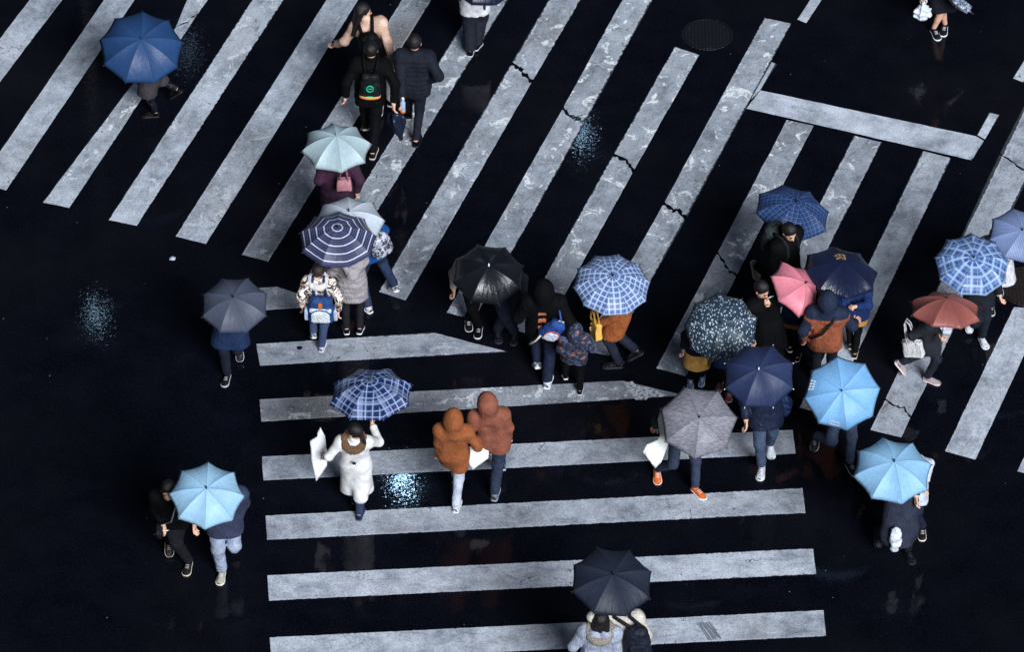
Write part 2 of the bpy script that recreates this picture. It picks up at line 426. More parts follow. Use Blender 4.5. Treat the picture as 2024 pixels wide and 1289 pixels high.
    # hair
    if hair and not hood_up:
        hm, st_ = hair_mat(hair[0]), hair[1]
        Hf = Field(hc-.45, hc+.3, .013)
        fp = (hc+hf*.058*hs+hu*.028*hs, nz(hf*.85-hu*.55))
        Hf.ell(hc+hu*.022*hs-hf*.02*hs, ax, (.086*hs, .101*hs, .1*hs), .01, cut=fp)
        if st_ == 'short': Hf.plane(hc-hu*.05*hs-hf*.03, nz(-hu+hf*.5))
        elif st_ == 'bob':
            for sg in (-1, 0, 1): Hf.cap(hc+hr*sg*.06*hs-hf*.035*hs, hc+hr*sg*.066*hs-hu*.12*hs-hf*.045*hs, .04*hs, .034*hs, .03)
        elif st_ == 'long':
            for sg in (-1, -.3, .3, 1): Hf.cap(hc+hr*sg*.05*hs-hf*.045*hs, hc+hr*sg*.075*hs-hu*.31*hs-hf*.085*hs, .045*hs, .03*hs, .03)
        elif st_ == 'tied':
            Hf.cap(hc-hf*.1*hs, hc-hf*.135*hs-hu*.14*hs, .028*hs, .018*hs, .02)
        Hf.wrinkle(.006, (.02, .05), 5); V, F = Hf.nets()
        if len(F): mesh('hair', V, F, hm, root)
    P = dict(root=root, hc=hc, nb=nb, pel=pel, up=up, fw=fw, rt=rt, sho=sho, el=el, wr=wr, hd=hd, knees=knees, anks=anks, s=s, H=H, hf=hf, hu=hu, hr=hr, hips=hips, b=b, bulk=bulk)
    # trousers or skirt
    lg = dict(c=(25, 28, 36), kind='trousers', r=1.0, rough=.8); lg.update(legs or {})
    if lg['kind'] == 'trousers':
        T = Field(lo, hi, .0165); r = lg['r']
        for i in (0, 1):
            sg = -1 if i == 0 else 1; end = anks[i]+nz(knees[i]-anks[i])*.02
            T.cap(pel+rt*sg*.055*s+up*.03*s, hips[i]-up*.03*s, .107*s, .112*s, .05)
            T.cap(hips[i], knees[i], .1*s*r**.5, .069*s*r, .045); T.cap(knees[i], end, .068*s*r, .056*s*r, .03, cut=(anks[i], nz(anks[i]-knees[i])))
        T.wrinkle(.0075*s, (.05, .16), 9); V, F = T.nets()
        mesh('trousers', V, F, lg.get('mat') or fabric(lg['c'], lg['rough'], .4, 7.), root)
    elif lg['kind'] == 'skirt':
        T = Field(lo, hi, .016); z = lg['hem']; q = (knees[0]+knees[1])/2; e = pel+(q-pel)*((pel[2]-z)/max(.05, pel[2]-q[2]))
        for sg in (-1, 1):
            T.cap(pel+rt*sg*.06*s+up*.06*s, e+rt*sg*.08*s-A(0, 0, .05), .105*s, .15*s, .06)
        T.wrinkle(.012, (.05, .14), 6); T.plane(A(0, 0, z), A(0, 0, -1)); V, F = T.nets(); mesh('skirt', V, F, fabric(lg['c'], lg['rough']), root)
    # top
    if top:
        tp = dict(c=(40, 40, 48), hem=.46*H, loose=1.0, quilt=0, flare=.0, name='jacket', rough=.8, amp=.006, spec=.25); tp.update(top); lo_ = tp['loose']
        J = Field(lo-.03, hi+.03, .0155); z = tp['hem']
        J.cap(sho[0]-up*.015, sho[1]-up*.015, .085*s*lo_, k=.05)
        kq = (knees[0]+knees[1])/2
        for sg in (-1, 1):
            J.cap(nb-up*.11*s+rt*sg*.085*s*bulk, pel+up*.08*s+rt*sg*.07*s*bulk, .115*s*lo_, .11*s*lo_, .06)
            dn = nz(kq-pel) if tp['hem'] < .42*H else nz(A(0, 0, -1)-.15*up); e = pel+dn*((pel[2]-z+.08)/max(.3, -dn[2]))
            J.cap(pel+up*.1*s+rt*sg*.07*s*bulk, e+rt*sg*(.075+tp['flare'])*s*bulk, .112*s*lo_, (.118+tp['flare'])*s*lo_, .06)
        if tp['hem'] < .42*H:
            for i in (0, 1): J.cap(hips[i], knees[i], .125*s, .105*s, .06); J.cap(knees[i], knees[i]*.6+anks[i]*.4, .1*s, .1*s, .06)
            J.cap(pel, pel*.2+kq*.8, .125*s, .12*s, .08); J.cap(pel*.2+kq*.8, kq+nz(kq-pel)*.16*s, .12*s, .11*s, .08)
        J.plane(A(0, 0, z), nz(A(0, 0, -1)+.18*fw*0))
        for i in (0, 1):
            J.cap(sho[i], el[i], .073*s*lo_, .06*s*lo_, .05); J.cap(el[i], wr[i], .06*s*lo_, .049*s*lo_, .03, cut=(wr[i]-hd[i]*.012*s, nz(wr[i]-el[i])))
        J.cap(nb-up*.01, nb+up*.045*s+(hc-nb)*.12, .075*s, .068*s, .03)
        if hood_up:
            J.ell(hc+hu*.012*hs-hf*.018*hs, ax, (.112*hs, .128*hs, .138*hs), .02, cut=(hc+hf*.062*hs, hf)); J.cap(nb-up*.02*s-fw*.02*s, hc-hu*.03*hs-hf*.035*hs, .112*s, .112*s, .06, cut=(hc+hf*.062*hs, hf))
        elif tp.get('hood'):
            J.cap(nb-fw*.075*s+up*.02*s-rt*.07*s, nb-fw*.1*s-up*.09*s, .06*s, .05*s, .04); J.cap(nb-fw*.075*s+up*.02*s+rt*.07*s, nb-fw*.1*s-up*.09*s, .06*s, .05*s, .04)
        J.wrinkle(tp['amp']*s, (.08, .2), 8, tp['quilt'], tp.get('qamp', .008), up, nb); V, F = J.nets()
        mats = [tp.get('mat') or fabric(tp['c'], tp['rough'], spec=tp['spec'], bump=tp.get('bump', .55), grain=tp.get('grain', .5))]; mi = None
        if tp.get('paint'):
            cen = V[F].mean(1); mi = np.zeros(len(F), int)
            L_ = cen-nb; loc = np.stack([L_@rt, L_@fw, L_@up, cen[:, 2], (cen-hc)@hu], 1)
            ad = np.minimum(*[seg_d(cen, sho[i], el[i], wr[i]) for i in (0, 1)]); 
            for fn, m in tp['paint']:
                mi[fn(loc, s, ad)] = len(mats); mats.append(m)
        mesh(tp['name'], V, F, mats, root, mi=mi)
        P['top'] = tp
    if fur_c:
        C = Field(nb-.4, nb+.45, .014); m = 14
        for k in range(m):
            a0, a1_ = 2*math.pi*k/m, 2*math.pi*(k+1)/m
            g = lambda a: nb+up*.035*s-fw*.02*s+rt*math.sin(a)*.125*s+fw*math.cos(a)*.12*s+up*.03*s*math.cos(a)-up*.05*s*(1-math.cos(a))*.5
            if math.cos((a0+a1_)/2) < .75: C.cap(g(a0), g(a1_), .048*s, .048*s, .03)
        C.wrinkle(.014, (.02, .04), 6); V, F = C.nets(); mesh('fur_collar', V, F, fur_c, root)
    PEOPLE.append(P); return P
def seg_d(p, a, b, c):
    def one(a, b):
        d = b-a; h = np.clip(((p-a)@d)/max(d@d, 1e-9), 0, 1); return np.linalg.norm(p-a-h[:, None]*d, axis=1)-.0*h
    return np.minimum(one(a+(b-a)*.12, b), one(b, c))
# ------------------------------------------------------------------ umbrellas
UMBG = 'open umbrellas over the crossing'
def umbrella(label, c, w, tilt, lat, mat, z=None, holder=None, ribs=8, phase=0., dome=.46, H=1.62, face=0, tipc=(44, 46, 58), ferc=(20, 20, 24), ribc=(150, 150, 155), scal=.022, shaftc=(60, 60, 66), hd=.28, emblem=None, zr=(1.2, 2.0)):
    """c: middle of the rim in the photo, w: its long diameter there, tilt: lean towards the camera, lat: lean to the right"""
    ta, la = R_(tilt), R_(lat)
    n = A(math.sin(la), -math.sin(ta)*math.cos(la), math.cos(ta)*math.cos(la))
    best = None
    fz = [z] if z else np.arange(zr[0], zr[1], .02)
    for q in fz:
        rc = up3(*c, q); R = 1.035*w/2/ppm(rc); h = dome*R; apex = rc+n*h; sl = h+min(.56, .42+.1*R)
        g = apex-n*(sl-.07)
        e = 0
        if holder is not None:
            b = up3(*holder); t = b+compass(face)*hd+A(0, 0, .68*H); e = np.linalg.norm((g-t)*A(1, 1, 1.15))
        if best is None or e < best[0]: best = (e, rc, R, h, apex, sl, g)
    _, rc, R, h, apex, sl, g = best
    x = nz(np.cross(A(0, 1, 0), n)); y = np.cross(n, x); ph = R_(phase)
    root = thing('umbrella', label, 'umbrella', apex-n*sl, UMBG)
    Am = R_(58); T, U = 9, 6
    def rib(i, t):
        a = ph+2*math.pi*i/ribs; r = R*math.sin(t*Am)/math.sin(Am); zz = h*(math.cos(t*Am)-math.cos(Am))/(1-math.cos(Am)) - h
        return apex+n*zz+r*(math.cos(a)*x+math.sin(a)*y)
    V = [apex]; idx = {}; uv2 = []
    rg = np.random.default_rng(int(c[0]*7+c[1]))
    for i in range(ribs):
        for k in range(1, T+1): idx[(i, k, 0)] = len(V); V.append(rib(i, k/T))
        ws = rg.uniform(.35, 1.4); sk = rg.uniform(-.25, .25)
        for k in range(1, T+1):
            t = k/T; a, b = rib(i, t), rib(i+1, t)
            for u in range(1, U):
                v = u/U; q = 4*v*(1-v); p = a*(1-v)+b*v
                tow = nz(apex-n*h*.9-p)
                p = p-n*R*.06*ws*q*t*(1-.35*t)*(1+sk*(v-.5)*2)+tow*R*scal*q*t**5+n*R*.006*math.sin(17*v+i*3+9*t*ws)*t*q
                idx[(i, k, u)] = len(V); V.append(p)
    def ix(i, k, u): return 0 if k == 0 else (idx[((i+1) % ribs, k, 0)] if u == U else idx[(i, k, u)])
    F = []; uvs = []
    for i in range(ribs):
        for k in range(T):
            for u in range(U):
                q = [(k, u), (k, u+1), (k+1, u+1), (k+1, u)] if k else [(0, .5*u+.5*u), (1, u+1), (1, u)]
                q = [(k, u), (k+1, u), (k+1, u+1), (k, u+1)] if k else [(0, u), (1, u), (1, u+1)]
                F.append(tuple(ix(i, kk, int(uu)) for kk, uu in q))
                for kk, uu in q:
                    t = kk/T; lw = 2*R*math.sin(t*Am)/math.sin(Am)*math.sin(math.pi/ribs)
                    uvs.append(((uu/U-.5)*lw+.0*i, t*R*1.12)); uv2.append((uu/U, t))
    # object frame of the canopy: origin at the apex, z along the shaft
    Mx = np.stack([x, y, n], 1); V = (np.array(V)-apex)@Mx
    me = bpy.data.meshes.new('canopy'); me.from_pydata(V.tolist(), [], F); me.polygons.foreach_set('use_smooth', np.ones(len(F), bool))
    ul = me.uv_layers.new(name='UVMap'); ul.data.foreach_set('uv', np.array(uvs, np.float32).ravel())
    ul = me.uv_layers.new(name='panel'); ul.data.foreach_set('uv', np.array(uv2, np.float32).ravel())
    rv = {idx[(i, k, 0)] for i in range(ribs) for k in range(1, T+1)} | {0}
    for e in me.edges: e.use_edge_sharp = e.vertices[0] in rv and e.vertices[1] in rv
    me.materials.append(mat)
    can = bpy.data.objects.new('canopy', me); COL.objects.link(can); can.parent = root
    M = Matrix(((x[0], y[0], n[0], 0), (x[1], y[1], n[1], 0), (x[2], y[2], n[2], 0), (0, 0, 0, 1)))
    can.matrix_local = Matrix.Translation(Vector(apex-np.array(root.location))) @ M
    so_ = can.modifiers.new('thickness', 'SOLIDIFY'); so_.thickness = .0018; so_.offset = -1
    rm = plain('umbrella_metal', ribc, .35, .6); end = plain('umbrella_tip', tipc, .4)
    for i in range(ribs):
        ro = MB().tube([rib(i, t)-n*.007 for t in (.04, .25, .5, .75, 1.0)], .0035, 5).obj('rib', rm, root)
        e = rib(i, 1.0); d = nz(e-rib(i, .9))
        o = MB().tube([e-d*.008, e+d*.002, e+d*.012], [.005, .006, .004], 6).obj('rib_tip', end, None)
        o.parent = ro; o.data.transform(Matrix.Translation(Vector(-np.array(root.location))))
    MB().tube([apex-n*.01, apex+n*.012, apex+n*.05], [.013, .011, .006], 8).obj('ferrule', plain('umbrella_ferrule', ferc, .4), root)
    MB().tube([apex-n*.005, apex-n*(sl-.16)], .006, 8).obj('shaft', rm, root)
    MB().tube([apex-n*(sl-.17), apex-n*(sl-.13), apex-n*(sl-.02), apex-n*sl], [.012, .016, .018, .014], 8).obj('handle', plain('umbrella_grip', shaftc, .5), root)
    return dict(root=root, axis=n, grip=g, apex=apex, R=R, rc=rc, x=x, y=y, rib=rib, h=h, can=can, shift=np.zeros(3))
# canopy cloths: UV x runs across a panel, y out along it, in metres
def canopy_base(t, col, rough=.46, spec=.32, drops=True):
    v = t.co(); f = t.noise(v, 5, 3); g = t.noise(v, 85, 2, .7)
    uvm = t.new('ShaderNodeUVMap'); uvm.uv_map = 'panel'; sp = t.new('ShaderNodeSeparateXYZ'); t.put(sp.inputs[0], uvm.outputs[0]); pu, pt = sp.outputs[0], sp.outputs[1]
    cen = t.math('ABSOLUTE', t.math('SUBTRACT', pu, .5)); seam = t.math('GREATER_THAN', t.math('MULTIPLY', cen, t.math('ADD', pt, .001)), t.math('SUBTRACT', t.math('MULTIPLY', pt, .5), .0075))
    hemm = t.math('GREATER_THAN', pt, .975)
    col = t.mix(t.ramp(f, .25, .75), t.mix(.22, col, (0, 0, 0)), col)
    col = t.mix(t.math('MULTIPLY', t.ramp(g, .42, .66), .2), col, (0.01, .012, .02))
    col = t.mix(t.math('MULTIPLY', t.math('MAXIMUM', seam, t.math('MULTIPLY', hemm, .5)), .42), col, (.006, .008, .014))
    rm_ = t.new('ShaderNodeMapping'); t.put(rm_.inputs[0], uvm.outputs[0]); rm_.inputs[3].default_value = (9, 1.6, 1); rad = t.noise(rm_.outputs[0], 1., 3, .6, .5)
    t.bump(t.math('ADD', t.math('MULTIPLY', rad, t.math('MULTIPLY', pt, .65)), t.math('ADD', t.math('MULTIPLY', t.noise(v, 12, 3), .6), t.math('MULTIPLY', g, .12))), .42, .025)
    return t.pr(Base_Color=col, Roughness=t.math('ADD', t.math('MULTIPLY', f, .25), rough-.12), Specular_IOR_Level=spec)
def uvxy(t):
    s = t.new('ShaderNodeSeparateXYZ'); t.put(s.inputs[0], t.co('UV')); return s.outputs[0], s.outputs[1]
def c_plain(c, rough=.46, spec=.32):
    t = NT('umbrella_cloth'); return canopy_base(t, t.mix(0, lin(c), lin(c)), rough, spec)
def band(t, x, period, w, off=0.):
    f = t.math('FRACT', t.math('ADD', t.math('DIVIDE', x, period), 10.0+off)); return t.math('LESS_THAN', f, w)
def c_plaid(base, mid, line, p=.085, thin=.035, rough=.5, lw=.17):
    t = NT('plaid_cloth'); x, y = uvxy(t); col = t.mix(0, lin(base), lin(base))
    for q, o in ((x, .5), (y, .1)):
        col = t.mix(t.math('MULTIPLY', band(t, q, p, .5, o), .55), col, lin(mid))
    for q, o in ((x, .33), (y, .0)):
        col = t.mix(t.math('MULTIPLY', band(t, q, p, lw, o), .75), col, lin(line))
        col = t.mix(t.math('MULTIPLY', band(t, q, thin, .16, o), .4), col, lin(line))
    return canopy_base(t, col, rough)
def c_rings(base, thin, line):
    t = NT('ring_striped_cloth'); x, y = uvxy(t); col = t.mix(0, lin(base), lin(base))
    col = t.mix(t.math('MULTIPLY', band(t, y, .0245, .36, .2), .85), col, lin(thin))
    col = t.mix(band(t, y, .098, .13, .45), col, lin(line))
    return canopy_base(t, col)
def c_dots(base, dot):
    t = NT('spotted_cloth'); n = t.new('ShaderNodeTexVoronoi'); m = t.new('ShaderNodeMapping'); t.put(m.inputs[0], t.co('Object')); m.inputs[3].default_value = (1.25, .8, 1)
    t.put(n.inputs['Vector'], m.outputs[0]); n.inputs['Scale'].default_value = 33; n.inputs['Randomness'].default_value = .95
    sz = t.math('ADD', t.math('MULTIPLY', t.noise(t.co(), 30, 1), .3), .16)
    return canopy_base(t, t.mix(t.math('LESS_THAN', n.outputs['Distance'], sz), lin(base), lin(dot)))
def c_pin(base, line, p=.012):
    t = NT('pinstriped_cloth'); x, y = uvxy(t)
    return canopy_base(t, t.mix(t.math('MULTIPLY', band(t, x, p, .4), .8), lin(base), lin(line)))
def c_seersucker(base, line):
    t = NT('streaked_cloth'); m = t.new('ShaderNodeMapping'); t.put(m.inputs[0], t.co('Object')); m.inputs[2].default_value = (0, 0, .5); m.inputs[3].default_value = (16, 70, 1)
    n = t.noise(m.outputs[0], 1, 2); return canopy_base(t, t.mix(t.ramp(n, .42, .62), lin(base), lin(line)))
def c_emblem(base, gold, pos, r):
    t = NT('emblem_cloth'); d = t.new('ShaderNodeVectorMath', operation='DISTANCE'); t.put(d.inputs[0], t.co('Object')); d.inputs[1].default_value = pos
    e = t.noise(t.co('Object'), 26, 3); k = t.math('ADD', d.outputs['Value'], t.math('MULTIPLY', t.math('SUBTRACT', e, .5), r*1.3))
    ringm = t.math('MULTIPLY', t.math('LESS_THAN', k, r), t.math('GREATER_THAN', t.noise(t.co('Object'), 45, 2), .5))
    return canopy_base(t, t.mix(ringm, lin(base), lin(gold)), .3, .55)
# ------------------------------------------------------------------ the road and its paint
def road_mat():
    t = NT('wet_asphalt'); v = t.co()
    big = t.noise(v, .35, 4); mid = t.noise(v, 2.2, 5, .6); fine = t.noise(v, 70, 3, .7); rip = t.noise(v, 9, 3); gl = t.noise(v, 24, 2, .6)
    col = t.mix(t.ramp(mid, .3, .7), (.0009, .0014, .0036), (.0034, .004, .0078))
    col = t.mix(t.math('MULTIPLY', t.ramp(t.noise(v, 42, 3, .8), .48, .7), .7), col, (.010, .011, .017))
    col = t.mix(t.math('MULTIPLY', t.ramp(big, .45, .7), .45), col, (.009, .0085, .0105))
    vo = t.new('ShaderNodeTexVoronoi'); t.put(vo.inputs['Vector'], v); vo.inputs['Scale'].default_value = 55
    chip = t.math('LESS_THAN', vo.outputs['Distance'], .09); col = t.mix(t.math('MULTIPLY', chip, t.ramp(fine, .5, .62)), col, (.045, .047, .06))
    sp = t.new('ShaderNodeTexVoronoi'); t.put(sp.inputs['Vector'], v); sp.inputs['Scale'].default_value = 3.2
    col = t.mix(t.math('LESS_THAN', sp.outputs['Distance'], .022), col, (.2, .22, .27))
    wet = t.ramp(mid, .35, .6)
    h = t.math('ADD', t.math('MULTIPLY', fine, .04), t.math('ADD', t.math('MULTIPLY', rip, .35), t.math('MULTIPLY', gl, 1.0))); t.bump(h, .016, .03)
    # grit standing in the water film: every grain tips its own way, so lamps break up into separate glints
    bn = [n for n in t.n if n.bl_idname == 'ShaderNodeBump'][0]; acc = bn.outputs[0]
    for sc_, am in ((46, .0085), (71, .0085), (28, .0055)):
        w = t.new('ShaderNodeTexVoronoi'); t.put(w.inputs['Vector'], v); w.inputs['Scale'].default_value = sc_
        a = t.new('ShaderNodeVectorMath', operation='SUBTRACT'); t.put(a.inputs[0], w.outputs['Color']); a.inputs[1].default_value = (.5, .5, .5)
        b = t.new('ShaderNodeVectorMath', operation='SCALE'); t.put(b.inputs[0], a.outputs[0]); b.inputs['Scale'].default_value = am
        c = t.new('ShaderNodeVectorMath', operation='ADD'); t.put(c.inputs[0], acc); t.put(c.inputs[1], b.outputs[0]); acc = c.outputs[0]
    c = t.new('ShaderNodeVectorMath', operation='NORMALIZE'); t.put(c.inputs[0], acc); t.put(t.b.inputs['Normal'], c.outputs[0])
    ro = t.math('ADD', t.math('MULTIPLY', wet, .035), .02)
    return t.pr(Base_Color=col, Roughness=ro, Specular_IOR_Level=.13)
g = 220.0
mb = MB(); mb.add([(-g, -g, 0), (g, -g, 0), (g, g, 0), (-g, g, 0)], [(0, 1, 2, 3)])
tag(mb.obj('road', [road_mat()], origin=(0, 0, 0), smooth=False), None, None, kind='structure')
def paint_mat():
    t = NT('road_paint'); uv = t.co('UV'); oi = t.new('ShaderNodeObjectInfo'); va = t.new('ShaderNodeVectorMath', operation='ADD'); t.put(va.inputs[0], t.co()); t.put(va.inputs[1], t.math('MULTIPLY', oi.outputs['Random'], 91.)); v = va.outputs[0]; ua = t.new('ShaderNodeVectorMath', operation='ADD'); t.put(ua.inputs[0], uv); t.put(ua.inputs[1], t.math('MULTIPLY', oi.outputs['Random'], 57.)); uvr = ua.outputs[0]; sc = t.new('ShaderNodeSeparateColor')
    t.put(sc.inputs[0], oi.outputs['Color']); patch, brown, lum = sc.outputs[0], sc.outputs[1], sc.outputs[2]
    su = t.new('ShaderNodeSeparateXYZ'); t.put(su.inputs[0], uv)
    big = t.noise(v, 1.1, 4, .6); mid = t.noise(v, 4.5, 5, .65); fine = t.noise(v, 48, 4, .8); gr = t.noise(v, 75, 2)
    col = t.mix(t.ramp(mid, .36, .64), (.20, .222, .27), (.50, .54, .62))
    col = t.mix(t.math('MULTIPLY', t.ramp(big, .42, .64), .6), col, (.68, .73, .82))
    bn = t.noise(v, .8, 2); col = t.mix(t.math('MULTIPLY', t.ramp(bn, .5, .72), brown), col, (.21, .185, .175))
    l0 = t.new('ShaderNodeVectorMath', operation='SCALE'); t.put(l0.inputs[0], col); t.put(l0.inputs['Scale'], lum); col = l0.outputs[0]
    sw = t.noise(uvr, 2.6, 5, .7, 1.2); col = t.mix(t.math('MULTIPLY', t.ramp(sw, .52, .68), .5), col, (.075, .082, .10))
    # worn-bright blobs of repaint, wet gloss put into their colour, stretched across the stripe
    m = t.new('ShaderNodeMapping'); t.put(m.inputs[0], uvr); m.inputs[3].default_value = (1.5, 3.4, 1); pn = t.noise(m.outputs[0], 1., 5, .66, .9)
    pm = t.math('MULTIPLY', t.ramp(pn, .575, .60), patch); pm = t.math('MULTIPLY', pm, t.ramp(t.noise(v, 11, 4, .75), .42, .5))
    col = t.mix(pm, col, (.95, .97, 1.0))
    e = t.math('ABSOLUTE', t.math('SUBTRACT', su.outputs[0], .5)); em = t.ramp(e, .42, .495)
    col = t.mix(t.math('MULTIPLY', em, .45), col, (.58, .63, .72))  # pale rim on the long edges: a sharpening halo put into the colour
    col = t.mix(t.math('MULTIPLY', t.ramp(fine, .45, .66), .62), col, (.05, .055, .07))
    col = t.mix(t.math('MULTIPLY', t.ramp(gr, .5, .68), .45), col, (.62, .66, .74))
    # tyre-worn and dirty spots, fine cracks
    w = t.noise(v, 6, 6, .8); col = t.mix(t.math('MULTIPLY', t.ramp(w, .66, .72), .8), col, (.03, .032, .04))
    vo = t.new('ShaderNodeTexVoronoi', feature='DISTANCE_TO_EDGE'); mm = t.new('ShaderNodeVectorMath', operation='ADD'); t.put(mm.inputs[0], v)
    nn = t.new('ShaderNodeTexNoise'); t.put(nn.inputs['Vector'], v); nn.inputs['Scale'].default_value = 5; t.put(mm.inputs[1], nn.outputs['Color']); t.put(vo.inputs['Vector'], mm.outputs[0]); vo.inputs['Scale'].default_value = .9
    ck = t.math('MULTIPLY', t.math('LESS_THAN', vo.outputs['Distance'], .006), t.ramp(big, .52, .6)); col = t.mix(t.math('MULTIPLY', ck, .85), col, (.02, .02, .025))
    chipn = t.math('ADD', e, t.math('MULTIPLY', t.math('SUBTRACT', t.noise(v, 13, 5, .75), .5), t.math('ADD', .16, t.math('MULTIPLY', patch, .14)))); chip = t.ramp(chipn, .497, .512)
    col = t.mix(t.math('MULTIPLY', chip, .92), col, (.012, .013, .018))

    t.bump(t.math('ADD', fine, t.math('MULTIPLY', mid, 2.)), .12, .02)
    return t.pr(Base_Color=col, Roughness=t.math('ADD', .3, t.math('MULTIPLY', mid, .4)), Specular_IOR_Level=.3)
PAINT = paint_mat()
def rough_poly(P, uvd, step=.09, amp=.0022):
    out = []
    for i in range(len(P)):
        a, b = P[i], P[(i+1) % len(P)]; L = np.linalg.norm(b-a); n = max(1, int(L/step)); d = nz(b-a); q = A(-d[1], d[0], 0); j = 0
        for k in range(n):
            j = .3*j+rng.normal()*amp*.8; out.append(a+(b-a)*k/n+q*j)
    return out
def stripe(quad, crack=None, patch=.3, brown=.4, lum=1.0, name='crosswalk_stripe', notch=None, z=.004, gap=.085):
    """quad: near end left, near end right, far end right, far end left, as seen in the photo; crack: path from the left edge to the right"""
    Q = [up3(*p, z) for p in quad]; al = nz((Q[3]+Q[2])/2-(Q[0]+Q[1])/2); ac = A(al[1], -al[0], 0); w = abs((Q[1]-Q[0])@ac); o = Q[0]
    cr = [] if crack is None else (crack if isinstance(crack[0][0], (list, tuple)) else [crack])
    polys = []; lo = [Q[0], Q[1]]
    for c in cr:
        c = [up3(*p, z) for p in c]; cc = []
        for i in range(len(c)-1):
            for k in range(4): cc.append(c[i]+(c[i+1]-c[i])*k/4+(rng.normal(size=3)*A(.012, .012, 0) if i+k else 0))
        cc.append(c[-1])
        gs = [gap*(.35+.65*abs(math.sin(2.1*i+1))) for i in range(len(cc))]
        polys.append(lo+[p-al*s_/2 for p, s_ in zip(cc, gs)][::-1]); lo = [p+al*s_/2 for p, s_ in zip(cc, gs)]
    polys.append(lo+[Q[2], Q[3]])
    me_ = MB()
    for P in polys:
        P = rough_poly(P, None); me_.add(P, [tuple(range(len(P)))])
    ob = me_.obj(name, [PAINT], origin=(o[0], o[1], 0), smooth=False); me = ob.data
    ul = me.uv_layers.new(name='UVMap')
    for l in me.loops:
        v = np.array(me.vertices[l.vertex_index].co)+A(o[0], o[1], 0)-o; ul.data[l.index].uv = ((v@ac)/w, (v@al))
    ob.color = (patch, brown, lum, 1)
    return tag(ob, None, None, kind='structure')
# near crossing: stripes running left to right (ends: left end is 'near')
def hstripe(tl, tr, br, bl, **k): return stripe([tl, bl, br, tr], **k)
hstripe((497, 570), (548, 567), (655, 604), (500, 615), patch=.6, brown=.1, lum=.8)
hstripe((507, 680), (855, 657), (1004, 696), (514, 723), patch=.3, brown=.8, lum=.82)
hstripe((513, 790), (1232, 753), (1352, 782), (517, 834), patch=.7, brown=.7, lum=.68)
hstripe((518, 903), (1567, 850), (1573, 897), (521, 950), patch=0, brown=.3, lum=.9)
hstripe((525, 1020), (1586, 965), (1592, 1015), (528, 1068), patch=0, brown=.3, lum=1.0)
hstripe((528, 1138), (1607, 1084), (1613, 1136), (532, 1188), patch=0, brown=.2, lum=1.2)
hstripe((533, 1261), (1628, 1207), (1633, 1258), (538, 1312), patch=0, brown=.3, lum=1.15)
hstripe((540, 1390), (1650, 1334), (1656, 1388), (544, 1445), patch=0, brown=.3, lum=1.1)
pp = rough_poly([up3(*q, .0075) for q in ((1234, 757), (1250, 756), (1268, 762), (1290, 768), (1318, 781), (1306, 786), (1290, 783), (1276, 790), (1256, 791), (1250, 780), (1240, 770))][::-1], None, .05, .012)
wp = NT('thick_white_paint'); nw = wp.noise(wp.co(), 24, 4, .7); wp.bump(nw, .5, .02)
wm = wp.pr(Base_Color=wp.mix(wp.ramp(nw, .4, .56), lin((90, 98, 110)), lin((226, 232, 240))), Roughness=.45)
tag(MB().add(pp, [tuple(range(len(pp)))]).obj('paint_patch', [wm], origin=pp[0], smooth=False), None, None, kind='structure')
tm_ = MB()
for k in range(6):
    o_ = 4.6*k; a_, b_ = up3(1378+o_, 1232-(k % 3), .0072), up3(1402+o_, 1266+2*(k % 2)-k, .0072); d_ = nz(b_-a_); s_ = A(-d_[1], d_[0], 0)*.0065*(1+.5*(k % 3)); P_ = rough_poly([a_-s_, b_-s_, b_+s_, a_+s_], None, .05, .004); tm_.add(P_, [tuple(range(len(P_)))])
tag(tm_.obj('tyre_mark', [plain('rubber_mark', (120, 124, 134), .7)], origin=up3(1398, 1246, .0072), smooth=False), None, None, kind='structure')
# far crossing: slanting stripes; lower end left, lower end right, then the slope of each long edge carried on above the frame
hp = up3(592, 688, .0045); V_ = [hp+A(.035*math.cos(a)*(1+.15*math.sin(3*a)), .035*math.sin(a), .001) for a in np.linspace(0, 6.28, 17)[:-1]]
tag(mesh('tar_spot', V_, [tuple(range(16))], plain('tar', (5, 6, 10), .5), origin=hp, smooth=False), None, None, kind='structure')
def dstripe(ll, lr, tl, tr, ext=0., **k):
    e = lambda a, b: (b[0]+(b[0]-a[0])*ext, b[1]+(b[1]-a[1])*ext)
    return stripe([ll, lr, e(lr, tr), e(ll, tl)], **k)
X = .18
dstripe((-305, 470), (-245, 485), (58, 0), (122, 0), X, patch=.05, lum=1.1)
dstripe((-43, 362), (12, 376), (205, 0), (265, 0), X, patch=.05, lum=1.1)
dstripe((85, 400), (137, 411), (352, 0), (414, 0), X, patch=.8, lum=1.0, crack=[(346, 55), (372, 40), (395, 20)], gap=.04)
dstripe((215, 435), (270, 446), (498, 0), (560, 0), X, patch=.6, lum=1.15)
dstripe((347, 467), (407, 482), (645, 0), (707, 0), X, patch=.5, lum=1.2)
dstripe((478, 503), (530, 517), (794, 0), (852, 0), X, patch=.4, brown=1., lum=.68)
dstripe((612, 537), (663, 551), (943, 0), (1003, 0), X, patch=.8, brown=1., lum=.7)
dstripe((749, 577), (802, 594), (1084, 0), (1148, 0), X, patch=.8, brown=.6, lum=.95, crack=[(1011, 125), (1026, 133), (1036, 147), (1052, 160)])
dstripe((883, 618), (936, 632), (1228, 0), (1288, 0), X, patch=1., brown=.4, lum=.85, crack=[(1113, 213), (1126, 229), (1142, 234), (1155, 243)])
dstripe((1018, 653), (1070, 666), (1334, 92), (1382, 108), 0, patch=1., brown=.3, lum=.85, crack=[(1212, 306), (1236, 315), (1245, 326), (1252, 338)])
dstripe((1150, 690), (1203, 704), (1511, 35), (1564, 46), 0, patch=1., brown=.4, lum=.85, crack=[(1312, 402), (1327, 414), (1343, 417), (1356, 432)])
